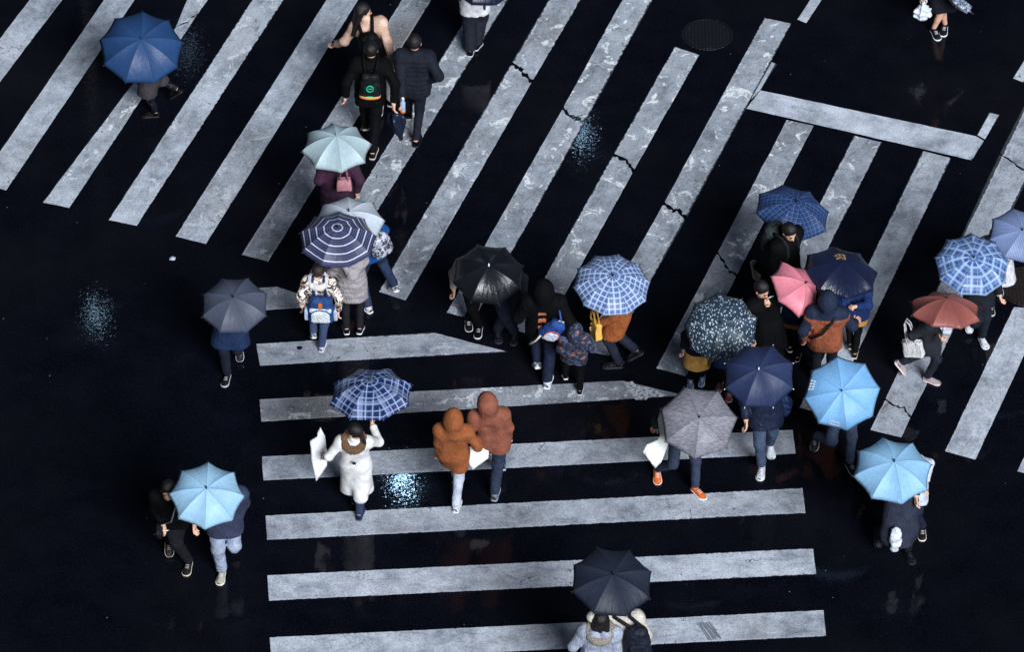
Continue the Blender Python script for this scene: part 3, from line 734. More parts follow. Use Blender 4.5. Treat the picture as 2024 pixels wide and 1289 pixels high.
dstripe((1297, 728), (1356, 744), (1555, 237), (1608, 248), 0, patch=1., brown=.6, lum=.8, crack=[(1418, 500), (1434, 521), (1442, 536), (1456, 544)], gap=.05)
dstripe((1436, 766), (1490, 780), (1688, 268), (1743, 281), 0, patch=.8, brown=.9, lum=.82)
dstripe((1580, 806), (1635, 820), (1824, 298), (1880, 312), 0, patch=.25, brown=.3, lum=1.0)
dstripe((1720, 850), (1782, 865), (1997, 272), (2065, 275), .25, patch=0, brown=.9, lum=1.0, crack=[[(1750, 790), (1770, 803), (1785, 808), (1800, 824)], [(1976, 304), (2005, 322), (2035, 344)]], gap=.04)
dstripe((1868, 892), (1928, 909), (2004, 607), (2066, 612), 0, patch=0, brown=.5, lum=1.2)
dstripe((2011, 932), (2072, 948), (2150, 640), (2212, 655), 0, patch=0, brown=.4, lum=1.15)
# stop line with its corner, and the lane dashes
stripe([(1475, 214), (1503, 178), (1930, 270), (1920, 316)][0:1]+[(1920, 316), (1930, 269), (1503, 178)], patch=.0, brown=.1, lum=1.25, name='stop_line', z=.008)
stripe([(1921, 315), (1945, 278), (1931, 270), (1928, 272)], patch=0, brown=.1, lum=1.25, name='stop_line', z=.0082)
stripe([(1932, 267), (1947, 275), (1976, 227), (1955, 222)], patch=0, brown=.1, lum=1.3, name='lane_line')
stripe([(1484, 196), (1503, 177), (1536, 126), (1522, 121)], patch=.1, brown=.1, lum=1.0, name='lane_line', z=.006)
stripe([(1576, 38), (1594, 45), (1662, -60), (1644, -66)], patch=0, brown=.1, lum=1.2, name='lane_line')
stripe([(2003, 154), (2022, 162), (2090, 50), (2070, 44)], patch=0, brown=.1, lum=1.4, name='lane_line')
# ------------------------------------------------------------------ manhole covers
def manhole(label, c, w, col):
    p = up3(*c); r = w/2/ppm(p); root = thing('manhole', label, 'manhole cover', (p[0], p[1], 0), None)
    t = NT('cast_iron'); v = t.co(); vo = t.new('ShaderNodeTexVoronoi'); t.put(vo.inputs['Vector'], v); vo.inputs['Scale'].default_value = 22; vo.inputs['Randomness'].default_value = .15
    h = t.ramp(vo.outputs['Distance'], .2, .5); t.bump(h, .5, .02); n = t.noise(v, 7, 4)
    m = t.pr(Base_Color=t.mix(n, tuple(x*.5 for x in lin(col)), lin(col)), Roughness=.5, Specular_IOR_Level=.3)
    n_ = 48; V = []; F = []
    for q, (rr, zz) in enumerate(((.9, .003), (.9, .007), (.885, .009), (.0, .009))):
        for j in range(n_): a = 2*math.pi*j/n_; V.append(p+A(rr*r*math.cos(a), rr*r*math.sin(a), zz))
    for q in range(2):
        for j in range(n_): F.append((q*n_+j, q*n_+(j+1) % n_, (q+1)*n_+(j+1) % n_, (q+1)*n_+j))
    F.append(tuple(2*n_+j for j in range(n_))); cov = mesh('cover', V[:3*n_], F, m, root, smooth=False)
    for k in range(3):
        a = .6+2.09*k; MB().rbox(p+A(.78*r*math.cos(a), .78*r*math.sin(a), .009), np.eye(3), (.022, .014, .004), .4).obj('lifting_slot', plain('slot_dark', (6, 6, 9), .8), root)
    V = []; F = []
    for q, (rr, zz) in enumerate(((.925, .003), (.93, .008), (.99, .008), (1.0, .003))):
        for j in range(n_): a = 2*math.pi*j/n_; V.append(p+A(rr*r*math.cos(a), rr*r*math.sin(a), zz))
    for q in range(3):
        for j in range(n_): F.append((q*n_+j, (q+1)*n_+j, (q+1)*n_+(j+1) % n_, q*n_+(j+1) % n_))
    mesh('frame', V, [f[::-1] for f in F], m, root, smooth=False)
manhole('dark round manhole cover beside the top ends of the cracked slanting stripes', (1398, 68), 102, (24, 24, 32))
manhole('brown round manhole cover at the right edge under the plaid umbrella', (2034, 567), 122, (44, 36, 34))
q = up3(341, 512); sc_ = MB(); P_ = [q+A(x, y, z) for x, y, z in ((-.035, -.03, .004), (.03, -.035, .012), (.04, .02, .006), (.0, .035, .022), (-.04, .015, .012))]
sc_.add(P_+[p_+A(0, 0, .003) for p_ in P_]+[q+A(0, 0, .018)], [(0, 4, 3, 2, 1)]+[(5+i, 5+(i+1) % 5, 10) for i in range(5)]+[(i, (i+1) % 5, 5+(i+1) % 5, 5+i) for i in range(5)])
tag(sc_.obj('paper_scrap', plain('wet_paper', (205, 212, 225), .6), origin=q), 'tiny white scrap of paper lying on the bare road at the left', 'litter')
# ------------------------------------------------------------------ street lamps beyond the far side; their light shows as glints on the wet road
def lamp(label, g, h, power, r=.16, arm=1.4):
    q = up3(*g); d = nz(q-CAM); k = h/-d[2]; hd = A(q[0]+d[0]*k, q[1]+d[1]*k, h)
    b = A(hd[0]+.0, hd[1]+arm, 0); root = thing('street_lamp', label, 'street lamp', b, 'street lamps over the far side of the crossing')
    pm = plain('lamp_post_grey', (95, 98, 104), .45, .6)
    MB().tube([b, b+A(0, 0, .02), b+A(0, 0, .4), b+A(0, 0, .42), b+A(0, 0, h*.6), b+A(0, 0, h+.1)], [.2, .14, .13, .09, .075, .05], 14).obj('pole', pm, root)
    MB().tube([b+A(0, 0, h-.5), b+A(0, -arm*.3, h-.05), b+A(0, -arm*.75, h+.12), hd+A(0, .1, .12)], [.04, .038, .034, .03], 10).obj('arm', pm, root)
    MB().rbox(hd+A(0, 0, .1), np.eye(3), (.17, .32, .07), .35, .8).obj('lamp_head', pm, root)
    t = NT('lamp_glass'); t.pr(Base_Color=(.8, .85, 1.), Emission_Color=(.42, .70, 1.0), Emission_Strength=power)
    MB().ball(hd+A(0, 0, .0), A(r*.8, r*1.6, .05), 0, 16, 8).obj('lens', t.m, root)
LAMPS = [((795, 948), 8.5, 240., .085), ((190, 622), 8.5, 26., .09), ((1147, 262), 9.5, 110., .06), ((372, 98), 10.5, 8., .09)]
for (gp, h_, pw, r_), nm in zip(LAMPS, ('street lamp nearest the crossing with an arm over the road', 'street lamp standing farthest left beyond the road', 'street lamp farthest right beyond the far crossing', 'tall street lamp standing farthest back on the left')): lamp(nm, gp, h_, pw, r_)
# ------------------------------------------------------------------ things carried
def at(px, py, z): return up3(px, py, z)
def axes(yaw=0, tilt=0, roll=0):
    f = compass(yaw); r = A(f[1], -f[0], 0); u = A(0, 0, 1); t = R_(tilt); f, u = f*math.cos(t)-u*math.sin(t), u*math.cos(t)+f*math.sin(t)
    o = R_(roll); r, u = r*math.cos(o)+u*math.sin(o), u*math.cos(o)-r*math.sin(o); return np.stack([r, f, u])
PACK = 'backpacks worn by walkers'
def backpack(P, label, c, strap, size=(.27, .13, .38), off=(0, 0), pocket=None, trim=None, band=None, up=None, cat='backpack', straps=True, roll=0):
    s = P['s']; w, d, h = [x*s**.7 for x in size]; R = P['rt']; f = P['fw']; u = P['up']; o_ = R_(roll); R, u = R*math.cos(o_)+u*math.sin(o_), u*math.cos(o_)-R*math.sin(o_)
    cen = P['nb']-u*(.235*s-off[1])-f*(.125*s*P.get('thick', 1.)+d/2)+R*off[0]; ax = np.stack([R, f, u])
    root = thing('backpack', label, cat, cen-u*h/2, PACK); mat = c if isinstance(c, bpy.types.Material) else fabric(c, .6, .3, 12.)
    F = Field(cen-.45, cen+.45, .013)
    for zz, ww, rr in ((-.32, .5, .5), (0, .5, .5), (.3, .4, .46)):
        for sg in (-1, 1): F.cap(cen+R*sg*(w*ww-d*rr)+u*zz*h, cen+R*sg*(w*ww-d*rr)+u*(zz+.02)*h, d*rr, k=.05)
    for sg in (-1, 1): F.cap(cen+R*sg*(w*.5-d*.5)-u*.34*h, cen+R*sg*(w*.4-d*.45)+u*.32*h, d*.5, d*.44, .04)
    F.cap(cen-u*.3*h, cen+u*.3*h, d*.5, d*.46, .05); F.wrinkle(.008, (.05, .12), 6); V, Q = F.nets(); mesh('main_bag', V, Q, mat, root)
    pm = fabric(pocket, .6) if pocket else mat
    MB().rbox(cen-f*d*.5-u*.17*h, np.stack([R, f, u]), (w*.36, d*.2, h*.22), .35, .92).obj('front_pocket', pm, root)
    sm_ = fabric(strap, .7)
    for sg in ((-1, 1) if straps else ()):
        q = P['sho'][0 if sg < 0 else 1]*.52+P['nb']*.48; pts = [cen+R*sg*w*.22+u*h*.42+f*d*.2, q-f*.085*s+u*.055*s, q+u*.088*s*1.05, q+f*.1*s+u*.03*s, q+f*.135*s-u*.16*s, q+f*.09*s-u*.34*s+R*sg*.06*s]
        V, Q = tube(pts, [.022*s]*6, 8); MB().add(V, Q).obj('strap', sm_, root)
    MB().tube([cen+u*h*.47-R*.035*s, cen+u*h*.56-R*.03*s, cen+u*h*.56+R*.03*s, cen+u*h*.47+R*.035*s], .009*s, 7).obj('top_handle', sm_, root)
    if trim:
        tm = fabric(trim, .55, .15)
        MB().tube([cen-f*d*.62+R*w*.37*math.cos(a)+u*(h*.27*math.sin(a)-.12*h) for a in np.linspace(0, 2*math.pi, 25)], .008, 6).obj('piping', tm, root)
    return dict(root=root, cen=cen, R=R, f=f, u=u, w=w, d=d, h=h)
BAGG = 'bags carried across the road'
def bag(label, c, yaw, size, col, handle=None, hl=.2, tilt=0, roll=0, taper=.8, name='handbag', cat='bag', mat=None, hw=.4, wr=.012, hook=False):
    ax = axes(yaw, tilt, roll); R, f, u = ax; w, d, h = size; root = thing(name, label, cat, c-u*h/2, BAGG); m = mat or fabric(col, .55, .2, 8., bump=.5)
    V, F = rbox(c, ax, (w/2, d/2, h/2), .3, taper); q = (V-c); V = V+np.outer(np.sin(q@R*31+q@u*17)*wr+np.sin(q@u*43+1)*wr*.6, f)
    mesh('bag_body', V, F, m, root)
    MB().tube([c+u*h*.49+R*x*w*.5*taper+f*y*d*.35*taper for x, y in ((-1, -1), (-1, 1), (1, 1), (1, -1), (-1, -1))], .006, 6).obj('rim', m, root)
    if handle is not None:
        hm = fabric(handle, .5)
        for sg in (-1, 1):
            MB().tube([c+u*h*.44+R*x*w*hw*taper+f*sg*d*.3*taper+u*hl*y for x, y in ((-1, -.1), (-.95, .3), (-.6, .82), (0, 1), (.6, .82), (.95, .3), (1, -.1))], .009, 7).obj('handle', hm, root)
    return root
def plastic_bag(label, c, r, col, elong=(1, .6, 1.25), top=None, amp=.03, rough=.3, group=BAGG, name='plastic_bag', ax=None):
    ax = np.eye(3) if ax is None else ax
    root = thing(name, label, 'bag', c-A(0, 0, r), group); F = Field(c-r*2.1, c+r*2.1, .012)
    F.ell(c-ax[2]*.1*r, ax, (r*elong[0], r*elong[1], r*elong[2]), .02); F.cap(c+ax[2]*r*.5, c+ax[2]*r*1.2, r*.5, r*.16, .05); F.wrinkle(amp, (.05, .14), 9); V, Q = F.nets()
    t = fabric(col, rough, .15, 10., .5, .1, bump=.6); mesh('bag_body', V, Q, t, root)
    q = c+ax[2]*r*1.15
    for sg in (-1, 1): MB().tube([q-ax[0]*.03*sg, q+ax[2]*r*.4-ax[0]*.045*sg, q+ax[2]*r*.75, q+ax[2]*r*.45+ax[0]*.02*sg], .008, 6).obj('handle', t, root)
    return root
def sheet(label, c, pts, yaw, tilt, col, name, cat, group=None, bend=.03, th=.006):
    """thin stiff sheet or flat bag: outline in metres (right, up) about c, slightly bent"""
    ax = axes(yaw, tilt); R, f, u = ax; n = 10; root_o = c; V = []; F = []
    P = []
    for i in range(len(pts)):
        a, b = A(*pts[i]), A(*pts[(i+1) % len(pts)])
        for k in range(5): P.append(a+(b-a)*k/5)
    m = len(P); ctr = sum(P)/m; rings = [1, .8, .6, .4, .2]
    def pt(q, s): return c+R*q[0]+u*q[1]+f*(bend*math.sin(q[0]*14+q[1]*6)+bend*.5*math.sin(q[1]*23+q[0]*9)+s*th/2)
    for s in (1, -1):
        o = len(V)
        for k in rings: V += [pt(ctr+(q-ctr)*k, s) for q in P]
        V.append(pt(ctr, s))
        for r in range(4):
            for j in range(m):
                fc = (o+r*m+j, o+r*m+(j+1) % m, o+(r+1)*m+(j+1) % m, o+(r+1)*m+j); F.append(fc if s < 0 else fc[::-1])
        for j in range(m):
            fc = (o+4*m+j, o+4*m+(j+1) % m, o+5*m); F.append(fc if s < 0 else fc[::-1])
    o2 = 5*m+1
    for j in range(m): F.append((j, (j+1) % m, o2+(j+1) % m, o2+j))
    ob = mesh(name, V, F, fabric(col, .5, .08, 4., .4, .05), origin=c)
    return tag(ob, label, cat, group)
# ------------------------------------------------------------------ umbrellas and the people under them
WHITE_SOLE = (225, 225, 228)
navy = fabric((18, 22, 40))
# --- top left: navy umbrella, boots
u = umbrella('large plain blue umbrella at the top left over a walker in boots', (279, 94), 162, 24, 4, c_plain((38, 70, 116)), holder=(318, 205), ribs=9, phase=12, H=1.5, face=270, hd=.25, ferc=(30, 60, 120), shaftc=(30, 60, 120))
person('person in a grey-brown skirt and shiny black boots under the large blue umbrella', (320, 207), 1.5, 275, (294, 55), [(297, 226, 0, 0), (350, 188, .1, 40)], umb=u, umb_hand=0, top=dict(c=(60, 56, 60), hem=.3, name='coat', flare=.03), legs=dict(c=(16, 18, 26), rough=.25, r=.95), shoes=((9, 10, 15), (10, 10, 14)), hair=((22, 18, 20), 'bob'))
# --- top middle: cream coat
u = umbrella('dark navy umbrella cut by the top edge over a cream coat', (957, -33), 122, 8, 0, c_plain((28, 32, 58), .35), holder=(940, 97), ribs=8, phase=22, H=1.55, face=10, hd=.2)
person('person in a long cream coat and wide dark trousers at the top edge', (938, 92), 1.58, 10, None, [(930, 98, 0, 0), (944, 90, 0, 10)], umb=u, top=dict(c=(218, 218, 224), hem=.56, flare=.01, name='coat', loose=.98, bump=.25), legs=dict(c=(22, 26, 40), r=1.45), shoes=((16, 16, 22), (190, 190, 195)))
# --- group of three walking away, no umbrellas
p = person('person in a peach sweater with long black hair looking right', (762, 205), 1.66, 5, (718, 20), [(750, 214), (775, 196)], hands=((664, 87), (778, 128)), turn=75, top=dict(c=(232, 190, 168), hem=.86, loose=1.0, name='sweater', amp=.006), legs=dict(c=(225, 220, 222)), hair=((20, 17, 20), 'long'))
backpack(p, 'black backpack with wide straps on the peach sweater', (15, 16, 22), (16, 16, 20), (.31, .17, .42))
p = person('person in black with short hair wearing the drawstring bag', (733, 290), 1.68, 0, (733, 98), [(722, 258, .1, 35), (738, 300)], hands=((683, 190), (778, 203)), top=dict(c=(9, 9, 14), hem=.72, loose=1.05), legs=dict(c=(14, 14, 20), r=1.0), hair=((18, 16, 18), 'short'), shoes=((20, 20, 24), (200, 190, 180)))
# drawstring bag
bp = backpack(p, 'black drawstring bag with a green ring emblem and rainbow base stripes', (17, 20, 24), (14, 14, 18), (.26, .1, .4), pocket=(20, 24, 28))
r_, c_ = bp['root'], bp['cen']-bp['f']*bp['d']*.78
for i, cc in enumerate(((60, 190, 130), (226, 200, 120), (230, 120, 50))):
    zz = -.36*bp['h']-i*.022
    MB().tube([bp['cen']+bp['u']*zz+bp['R']*bp['w']*.5*math.sin(a)*.98-bp['f']*bp['d']*.6*math.cos(a) for a in np.linspace(-1.45, 1.45, 15)], .013, 7).obj('base_stripe', fabric(cc, .6, .1), r_)
em = fabric((40, 190, 140), .5, .1); q = bp['cen']-bp['f']*(bp['d']*.5+.034)+bp['u']*.0*bp['h']
mbb = MB().tube([q+bp['R']*.042*math.cos(a)+bp['u']*.048*math.sin(a) for a in np.linspace(0, 2*math.pi, 25)], .0085, 7)
mbb.tube([q-bp['R']*.026, q+bp['R']*.026], .008, 7); mbb.obj('ring_emblem', em, r_)
# umbrella held folded
def folded(label, a, b, mat, r=.05, cc=(40, 40, 46), tl=(0, .25, .6, .9), flare=(1.3, 1.5, .9, .3), strap=True):
    a, b = np.asarray(a), np.asarray(b); d = nz(b-a); L = np.linalg.norm(b-a); root = thing('folded_umbrella', label, 'umbrella', a, 'folded umbrellas carried by hand')
    x = nz(np.cross(d, A(.3, .8, .1))); y = np.cross(d, x); V = []; F = []; n = 32; st = np.linspace(0, 1, 10)
    for i, t in enumerate(st):
        fr = np.interp(t, tl, flare)
        for j in range(n):
            w_ = 2*math.pi*j/n; rr = r*fr*(1+.42*math.cos(4*w_+2.5*t))*(1+.12*math.cos(9*w_)); V.append(a+d*L*(t*.86+.06*(1-t)*math.cos(4*w_))+rr*(x*math.cos(w_)+y*math.sin(w_)))
    for i in range(len(st)-1):
        for j in range(n): F.append((i*n+j, i*n+(j+1) % n, (i+1)*n+(j+1) % n, (i+1)*n+j))
    F.append(tuple(range(n))[::-1]); F.append(tuple((len(st)-1)*n+j for j in range(n)))
    mesh('folded_canopy', V, F, mat, root)
    mm = plain('umbrella_metal', (150, 150, 155), .35, .6); MB().tube([a-d*.16, a, b+d*.04], [.006, .006, .004], 7).obj('shaft', mm, root)
    MB().tube([a-d*.28, a-d*.24, a-d*.17, a-d*.15], [.013, .017, .017, .012], 8).obj('handle', plain('umbrella_grip', cc, .5), root)
    return root
h = p['wr'][1]+p['hd'][1]*.06
folded('loosely folded dark blue umbrella hanging from the hand of the person in black', h-A(0, 0, .10)+A(.02, 0, 0), h+A(.10, -.05, -.55), c_plain((24, 36, 62), .3), .06)
p5 = person('person in a dark quilted jacket with short hair walking without an umbrella', (820, 272), 1.7, 2, (819, 83), [(808, 232, .05, 30), (824, 276)], hands=((795, 196), (846, 158, .98)), top=dict(c=(21, 26, 40), hem=.70, loose=1.1, quilt=.075, qamp=.009), legs=dict(c=(18, 23, 38), r=.92), hair=((24, 20, 22), 'short'), shoes=((14, 16, 22), (26, 26, 32)))
hb = p5['wr'][0]+p5['hd'][0]*.09
rb = thing('drink_bottle', 'small clear drink bottle with an orange base held by the quilted jacket walker', 'bottle', hb-A(0, 0, .1)); MB().tube([hb-A(0, 0, .06), hb-A(0, 0, .05), hb+A(0, 0, .06), hb+A(0, 0, .09), hb+A(0, 0, .11)], [.03, .034, .034, .014, .014], 12).obj('bottle', plain('bottle_plastic', (150, 175, 205), .15), rb)
MB().tube([hb-A(0, 0, .1), hb-A(0, 0, .055)], .035, 12).obj('base', plain('orange_plastic', (205, 120, 60), .4), rb); MB().tube([hb+A(0, 0, .11), hb+A(0, 0, .135)], .016, 10).obj('cap', plain('bottle_cap', (220, 225, 235), .4), rb)
# --- mint umbrella
u = umbrella('pale mint umbrella with scalloped edge in front of the people in black', (665, 293), 137, 5, 1, c_plain((176, 196, 204), .4), holder=(668, 478), ribs=8, phase=10, dome=.5, H=1.6, face=0, ferc=(120, 150, 155), scal=.065)
p = person('person in a plum coat carrying a pink handbag under the mint umbrella', (668, 476), 1.6, 0, (668, 290), umb=u, umb_hand=0, top=dict(c=(62, 34, 56), hem=.5, name='coat', loose=1.12), legs=dict(c=(24, 22, 32)), hair=((30, 22, 24), 'bob'))
bag('pink leather shoulder bag on the plum coat', at(680, 364, 1.12), 180, (.2, .1, .17), (198, 138, 148), (150, 90, 105), .2, hw=.3)
# --- white umbrella and ring-striped umbrella
u = umbrella('pale grey-white umbrella half hidden behind the ring-striped one', (690, 440), 138, 6, 0, c_plain((202, 210, 222), .35), holder=(742, 590), ribs=8, phase=4, H=1.62, z=1.45)
p = person('person in a bright blue jacket and jeans beneath the pale white umbrella', (741, 596), 1.62, 330, (708, 430), [(722, 606, 0, 0), (779, 574, .04, 28)], umb=u, umb_hand=0, bulk=.9, top=dict(c=(18, 78, 150), hem=.74, loose=1.06), legs=dict(c=(40, 54, 84), r=1.05), shoes=((225, 228, 235), (235, 235, 240)))
t = NT('patterned_nylon'); n_ = t.noise(t.co(), 20, 4, .6, 1.); gmat = t.pr(Base_Color=t.mix(t.ramp(n_, .46, .52), lin((45, 48, 60)), lin((178, 182, 196))), Roughness=.5)
backpack(p, 'grey and silver patterned backpack on the bright blue jacket', gmat, (40, 42, 50), (.28, .15, .38), off=(.09, 0))
u = umbrella('navy umbrella with white and purple rings', (667, 474), 151, 6, 1, c_rings((38, 44, 76), (108, 110, 146), (214, 218, 236)), holder=(697, 640), ribs=9, phase=8, H=1.42, z=1.62)
t = fur((150, 140, 135), (225, 218, 210))
p = person('person in a greyish beige padded jacket beneath the ring-striped umbrella', (698, 642), 1.42, 0, (690, 494), [(684, 649, 0, 5), (712, 651, .0, 12)], umb=u, umb_hand=1, top=dict(c=(168, 160, 164), hem=.44, loose=1.16, quilt=.09, hood=True), legs=dict(c=(17, 18, 26)), shoes=((26, 26, 32), WHITE_SOLE), fur_c=t)
t = NT('printed_cloth'); v_ = t.co(); a_ = t.noise(v_, 17, 2, .5, .8); b_ = t.noise(v_, 26, 2, .5, .5)
floral = t.pr(Base_Color=t.mix(t.ramp(b_, .54, .57), t.mix(t.ramp(a_, .47, .50), lin((24, 24, 34)), lin((232, 226, 220))), lin((170, 132, 112))), Roughness=.75)
p = person('child in a black and white printed jacket and jeans with brown hair', (634, 682), 1.3, 2, (629, 535), [(620, 668, .08, 35), (637, 683, 0, 0)], hands=((598, 606), (668, 615)), top=dict(mat=floral, c=(0, 0, 0), hem=.62, loose=1.12), legs=dict(c=(62, 76, 112), r=1.1), shoes=((205, 210, 225), (235, 235, 240)), hair=((46, 32, 28), 'short'), fur_c=fabric((225, 222, 220), .9))
t = NT('white_print'); gm = t.pr(Base_Color=t.mix(t.ramp(t.noise(t.co(), 26, 2, .5, .6), .5, .53), lin((218, 226, 240)), lin((150, 172, 205))), Roughness=.5)
bp = backpack(p, 'blue and white school backpack with an orange tag on the printed jacket', (38, 72, 128), (24, 52, 104), (.40, .17, .48), off=(.03, -.15), pocket=(232, 238, 246), trim=(30, 66, 125))
MB().rbox(bp['cen']-bp['f']*bp['d']*.56+bp['u']*bp['h']*.30, np.stack([bp['R'], bp['f'], bp['u']]), (.026, .012, .045), .3).obj('tag', fabric((222, 120, 46), .5), bp['root'])
MB().rbox(bp['cen']-bp['f']*bp['d']*.52+bp['u']*bp['h']*.10, np.stack([bp['R'], bp['f'], bp['u']]), (bp['w']*.4, .014, .03), .3).obj('upper_panel', gm, bp['root'])
for sg in (-1, 1): MB().rbox(bp['cen']+bp['R']*sg*bp['w']*.52-bp['u']*bp['h']*.2, np.stack([bp['R'], bp['f'], bp['u']]), (.03, .05, .09), .4, .85).obj('side_pocket', fabric((190, 205, 226), .6), bp['root'])
# --- grey umbrella, left
u = umbrella('dark grey umbrella alone at the left in front of the short tapered stripe', (463, 604), 134, 17, -2, c_plain((76, 82, 100), .5), holder=(455, 732), ribs=8, phase=22, H=1.5, face=180, hd=.25)
person('person in a deep blue coat under the dark grey umbrella', (458, 722), 1.5, 185, (460, 592), [(474, 696, .06, 35), (447, 750, 0, 0)], umb=u, umb_hand=0, top=dict(c=(20, 42, 78), hem=.5, name='coat', loose=1.15, flare=.04), legs=dict(c=(20, 27, 44), r=1.1), shoes=((24, 24, 32), (205, 208, 215)))
# --- black umbrella with two people
u = umbrella('glossy black umbrella with a white tip in the middle of the crossing', (965, 543), 141, 18, 2, c_plain((20, 21, 27), .28, .6), holder=(990, 658), ribs=8, phase=18, H=1.55, face=180, hd=.26, ferc=(235, 235, 240), zr=(1.3, 1.8))
person('person in black trousers and bow-tied shoes with a pale jacket hem under the black umbrella', (935, 645), 1.5, 182, (935, 520), [(926, 640, 0, 10), (946, 655, 0, 0)], under=u, top=dict(c=(190, 176, 168), hem=.66, loose=1.02), legs=dict(c=(12, 12, 18)), shoes=((14, 15, 20), (225, 225, 230)))
person('person in dark blue-black clothes sharing the glossy black umbrella', (1000, 662), 1.56, 180, (985, 525), [(984, 664, .0, 0), (1016, 668, 0, 0)], umb=u, umb_hand=1, top=dict(c=(20, 23, 34), hem=.7, loose=1.1), legs=dict(c=(28, 35, 54), r=1.2), shoes=((18, 19, 26), (46, 50, 62)))
# --- hooded parka and child
def patches(list_, m): return lambda l, s, ad: np.any([(abs(l[:, 0]-x) < w) & (abs(l[:, 2]-z) < h) & (l[:, 1] < -.02) & (ad > .055*s) for x, z, w, h in list_], 0)
org = fabric((222, 132, 88), .8)
p = person('tall person in a black hooded parka with a column of orange patches on its back', (1075, 748), 1.74, 2, (1075, 572), [(1062, 726, .06, 30), (1083, 752, 0, 0)], hands=('pocket', (1112, 668, .92)), hood_up=True, top=dict(c=(10, 11, 17), hem=.66, loose=1.12, paint=[(patches([(-.015, -.12-.15*k, .045, .04) for k in range(4)], 0), org)]), legs=dict(c=(20, 30, 56), r=1.1), shoes=((222, 226, 236), (235, 235, 240)))
bp = backpack(p, 'blue and white sling bag with red trim on the black parka', (40, 76, 150), (232, 205, 170), (.24, .12, .36), off=(.27, -.02), pocket=(206, 216, 236), trim=(196, 92, 84), cat='sling bag', straps=False, roll=-28)
MB().tube([p['sho'][1]+p['up']*.06-p['fw']*.06, bp['cen']+bp['u']*.2, bp['cen']+bp['u']*.1-bp['f']*.09], .014, 7).obj('shoulder_strap', fabric((46, 84, 160), .6), bp['root'])
MB().tube([bp['cen']-bp['u']*.12-bp['R']*.1-bp['f']*.05, bp['cen']-bp['u']*.23-bp['R']*.11-bp['f']*.07, bp['cen']-bp['u']*.35-bp['R']*.13-bp['f']*.06], [.012, .012, .016], 7).obj('drawstring', fabric((226, 214, 196), .6), bp['root'])
t = NT('speckled_cloth'); v_ = t.co(); n_ = t.noise(v_, 26, 3, .6); m_ = t.noise(v_, 9, 2)
spk = t.pr(Base_Color=t.mix(t.math('MULTIPLY', t.ramp(m_, .60, .64), t.ramp(n_, .45, .5)), t.mix(t.ramp(n_, .5, .6), lin((24, 28, 46)), lin((78, 88, 120))), lin((176, 96, 62))), Roughness=.85)
p14 = person('child in a dark speckled hooded coat with orange flecks beside the parka', (1135, 765), 1.16, 0, (1137, 655), [(1117, 744, .04, 20), (1147, 769, 0, 0)], hands=((1112, 694), (1172, 690)), hood_up=True, top=dict(mat=spk, hem=.42, loose=1.28, amp=.01), legs=dict(c=(12, 13, 19), r=1.1), shoes=((18, 18, 24), (236, 238, 245)))
# --- light plaid umbrella
u = umbrella('light blue and white plaid umbrella over the orange-brown coat', (1209, 563), 149, 14, 3, c_plaid((50, 84, 146), (96, 130, 186), (200, 214, 240), .07, .023, .42, .2), holder=(1228, 715), ribs=10, phase=8, dome=.4, H=1.58, face=270, hd=.22)
p = person('person in an orange-brown coat with a yellow bag under the light plaid umbrella', (1230, 712), 1.58, 275, (1214, 545), [(1211, 722, 0, 0), (1258, 706, .07, 38)], hands=((1186, 640), None), umb=u, umb_hand=1, top=dict(c=(158, 88, 46), hem=.5, name='coat', loose=1.16, flare=.01), legs=dict(c=(36, 42, 60), r=1.05), shoes=((20, 22, 30), (46, 50, 60)), hair=((24, 20, 22), 'bob'))
bag('mustard yellow soft shopping bag held out before the orange-brown coat', at(1178, 652, .74), 250, (.24, .1, .22), (232, 178, 82), (214, 160, 70), .16, roll=-18, name='shopping_bag')
# --- dark plaid umbrella behind the bareheaded man
u = umbrella('blue umbrella with a faint dark plaid behind the bareheaded man in black', (1566, 420), 150, 4, 12, c_plaid((25, 43, 84), (36, 60, 110), (84, 112, 160), .06, .03, .5, .12), z=1.12, ribs=8, phase=15, dome=.4)
p = person('man in black with short hair looking down to the right, backpack on', (1543, 612), 1.62, 140, (1561, 457), [(1575, 618, 0, 0), (1489, 533, .28, 62)], hands=(u['grip'], None), turn=10, nod=25, top=dict(c=(9, 10, 15), hem=.5, loose=1.1, name='coat'), legs=dict(c=(9, 10, 15)), shoes=((178, 160, 146), (232, 222, 214)), hair=((20, 17, 19), 'short'))
backpack(p, 'dark green-grey backpack on the bareheaded man in black', (52, 62, 64), (22, 24, 28), (.32, .2, .46), pocket=(44, 50, 52))
p = person('person in black with a phone held to the face between the plaid and spotted umbrellas', (1520, 752), 1.56, 150, (1506, 572), hands=((1519, 600, 1.26), None), turn=-15, nod=28, top=dict(c=(9, 10, 15), hem=.6, loose=1.1), legs=dict(c=(9, 10, 15)), hair=((18, 16, 18), 'short'), grip=(1, 0))
q = at(1518, 590, 1.3); rph = thing('phone', 'pale blue and white phone held by the person in black', 'phone', q); ax_ = axes(150, 40, 20)
MB().rbox(q, ax_, (.042, .007, .08), .25).obj('case', plain('phone_case', (205, 214, 235), .3), rph); MB().rbox(q+ax_[1]*.0085+ax_[2]*.05, ax_, (.02, .004, .018), .35).obj('camera_bump', plain('phone_lens', (24, 32, 60), .2), rph)
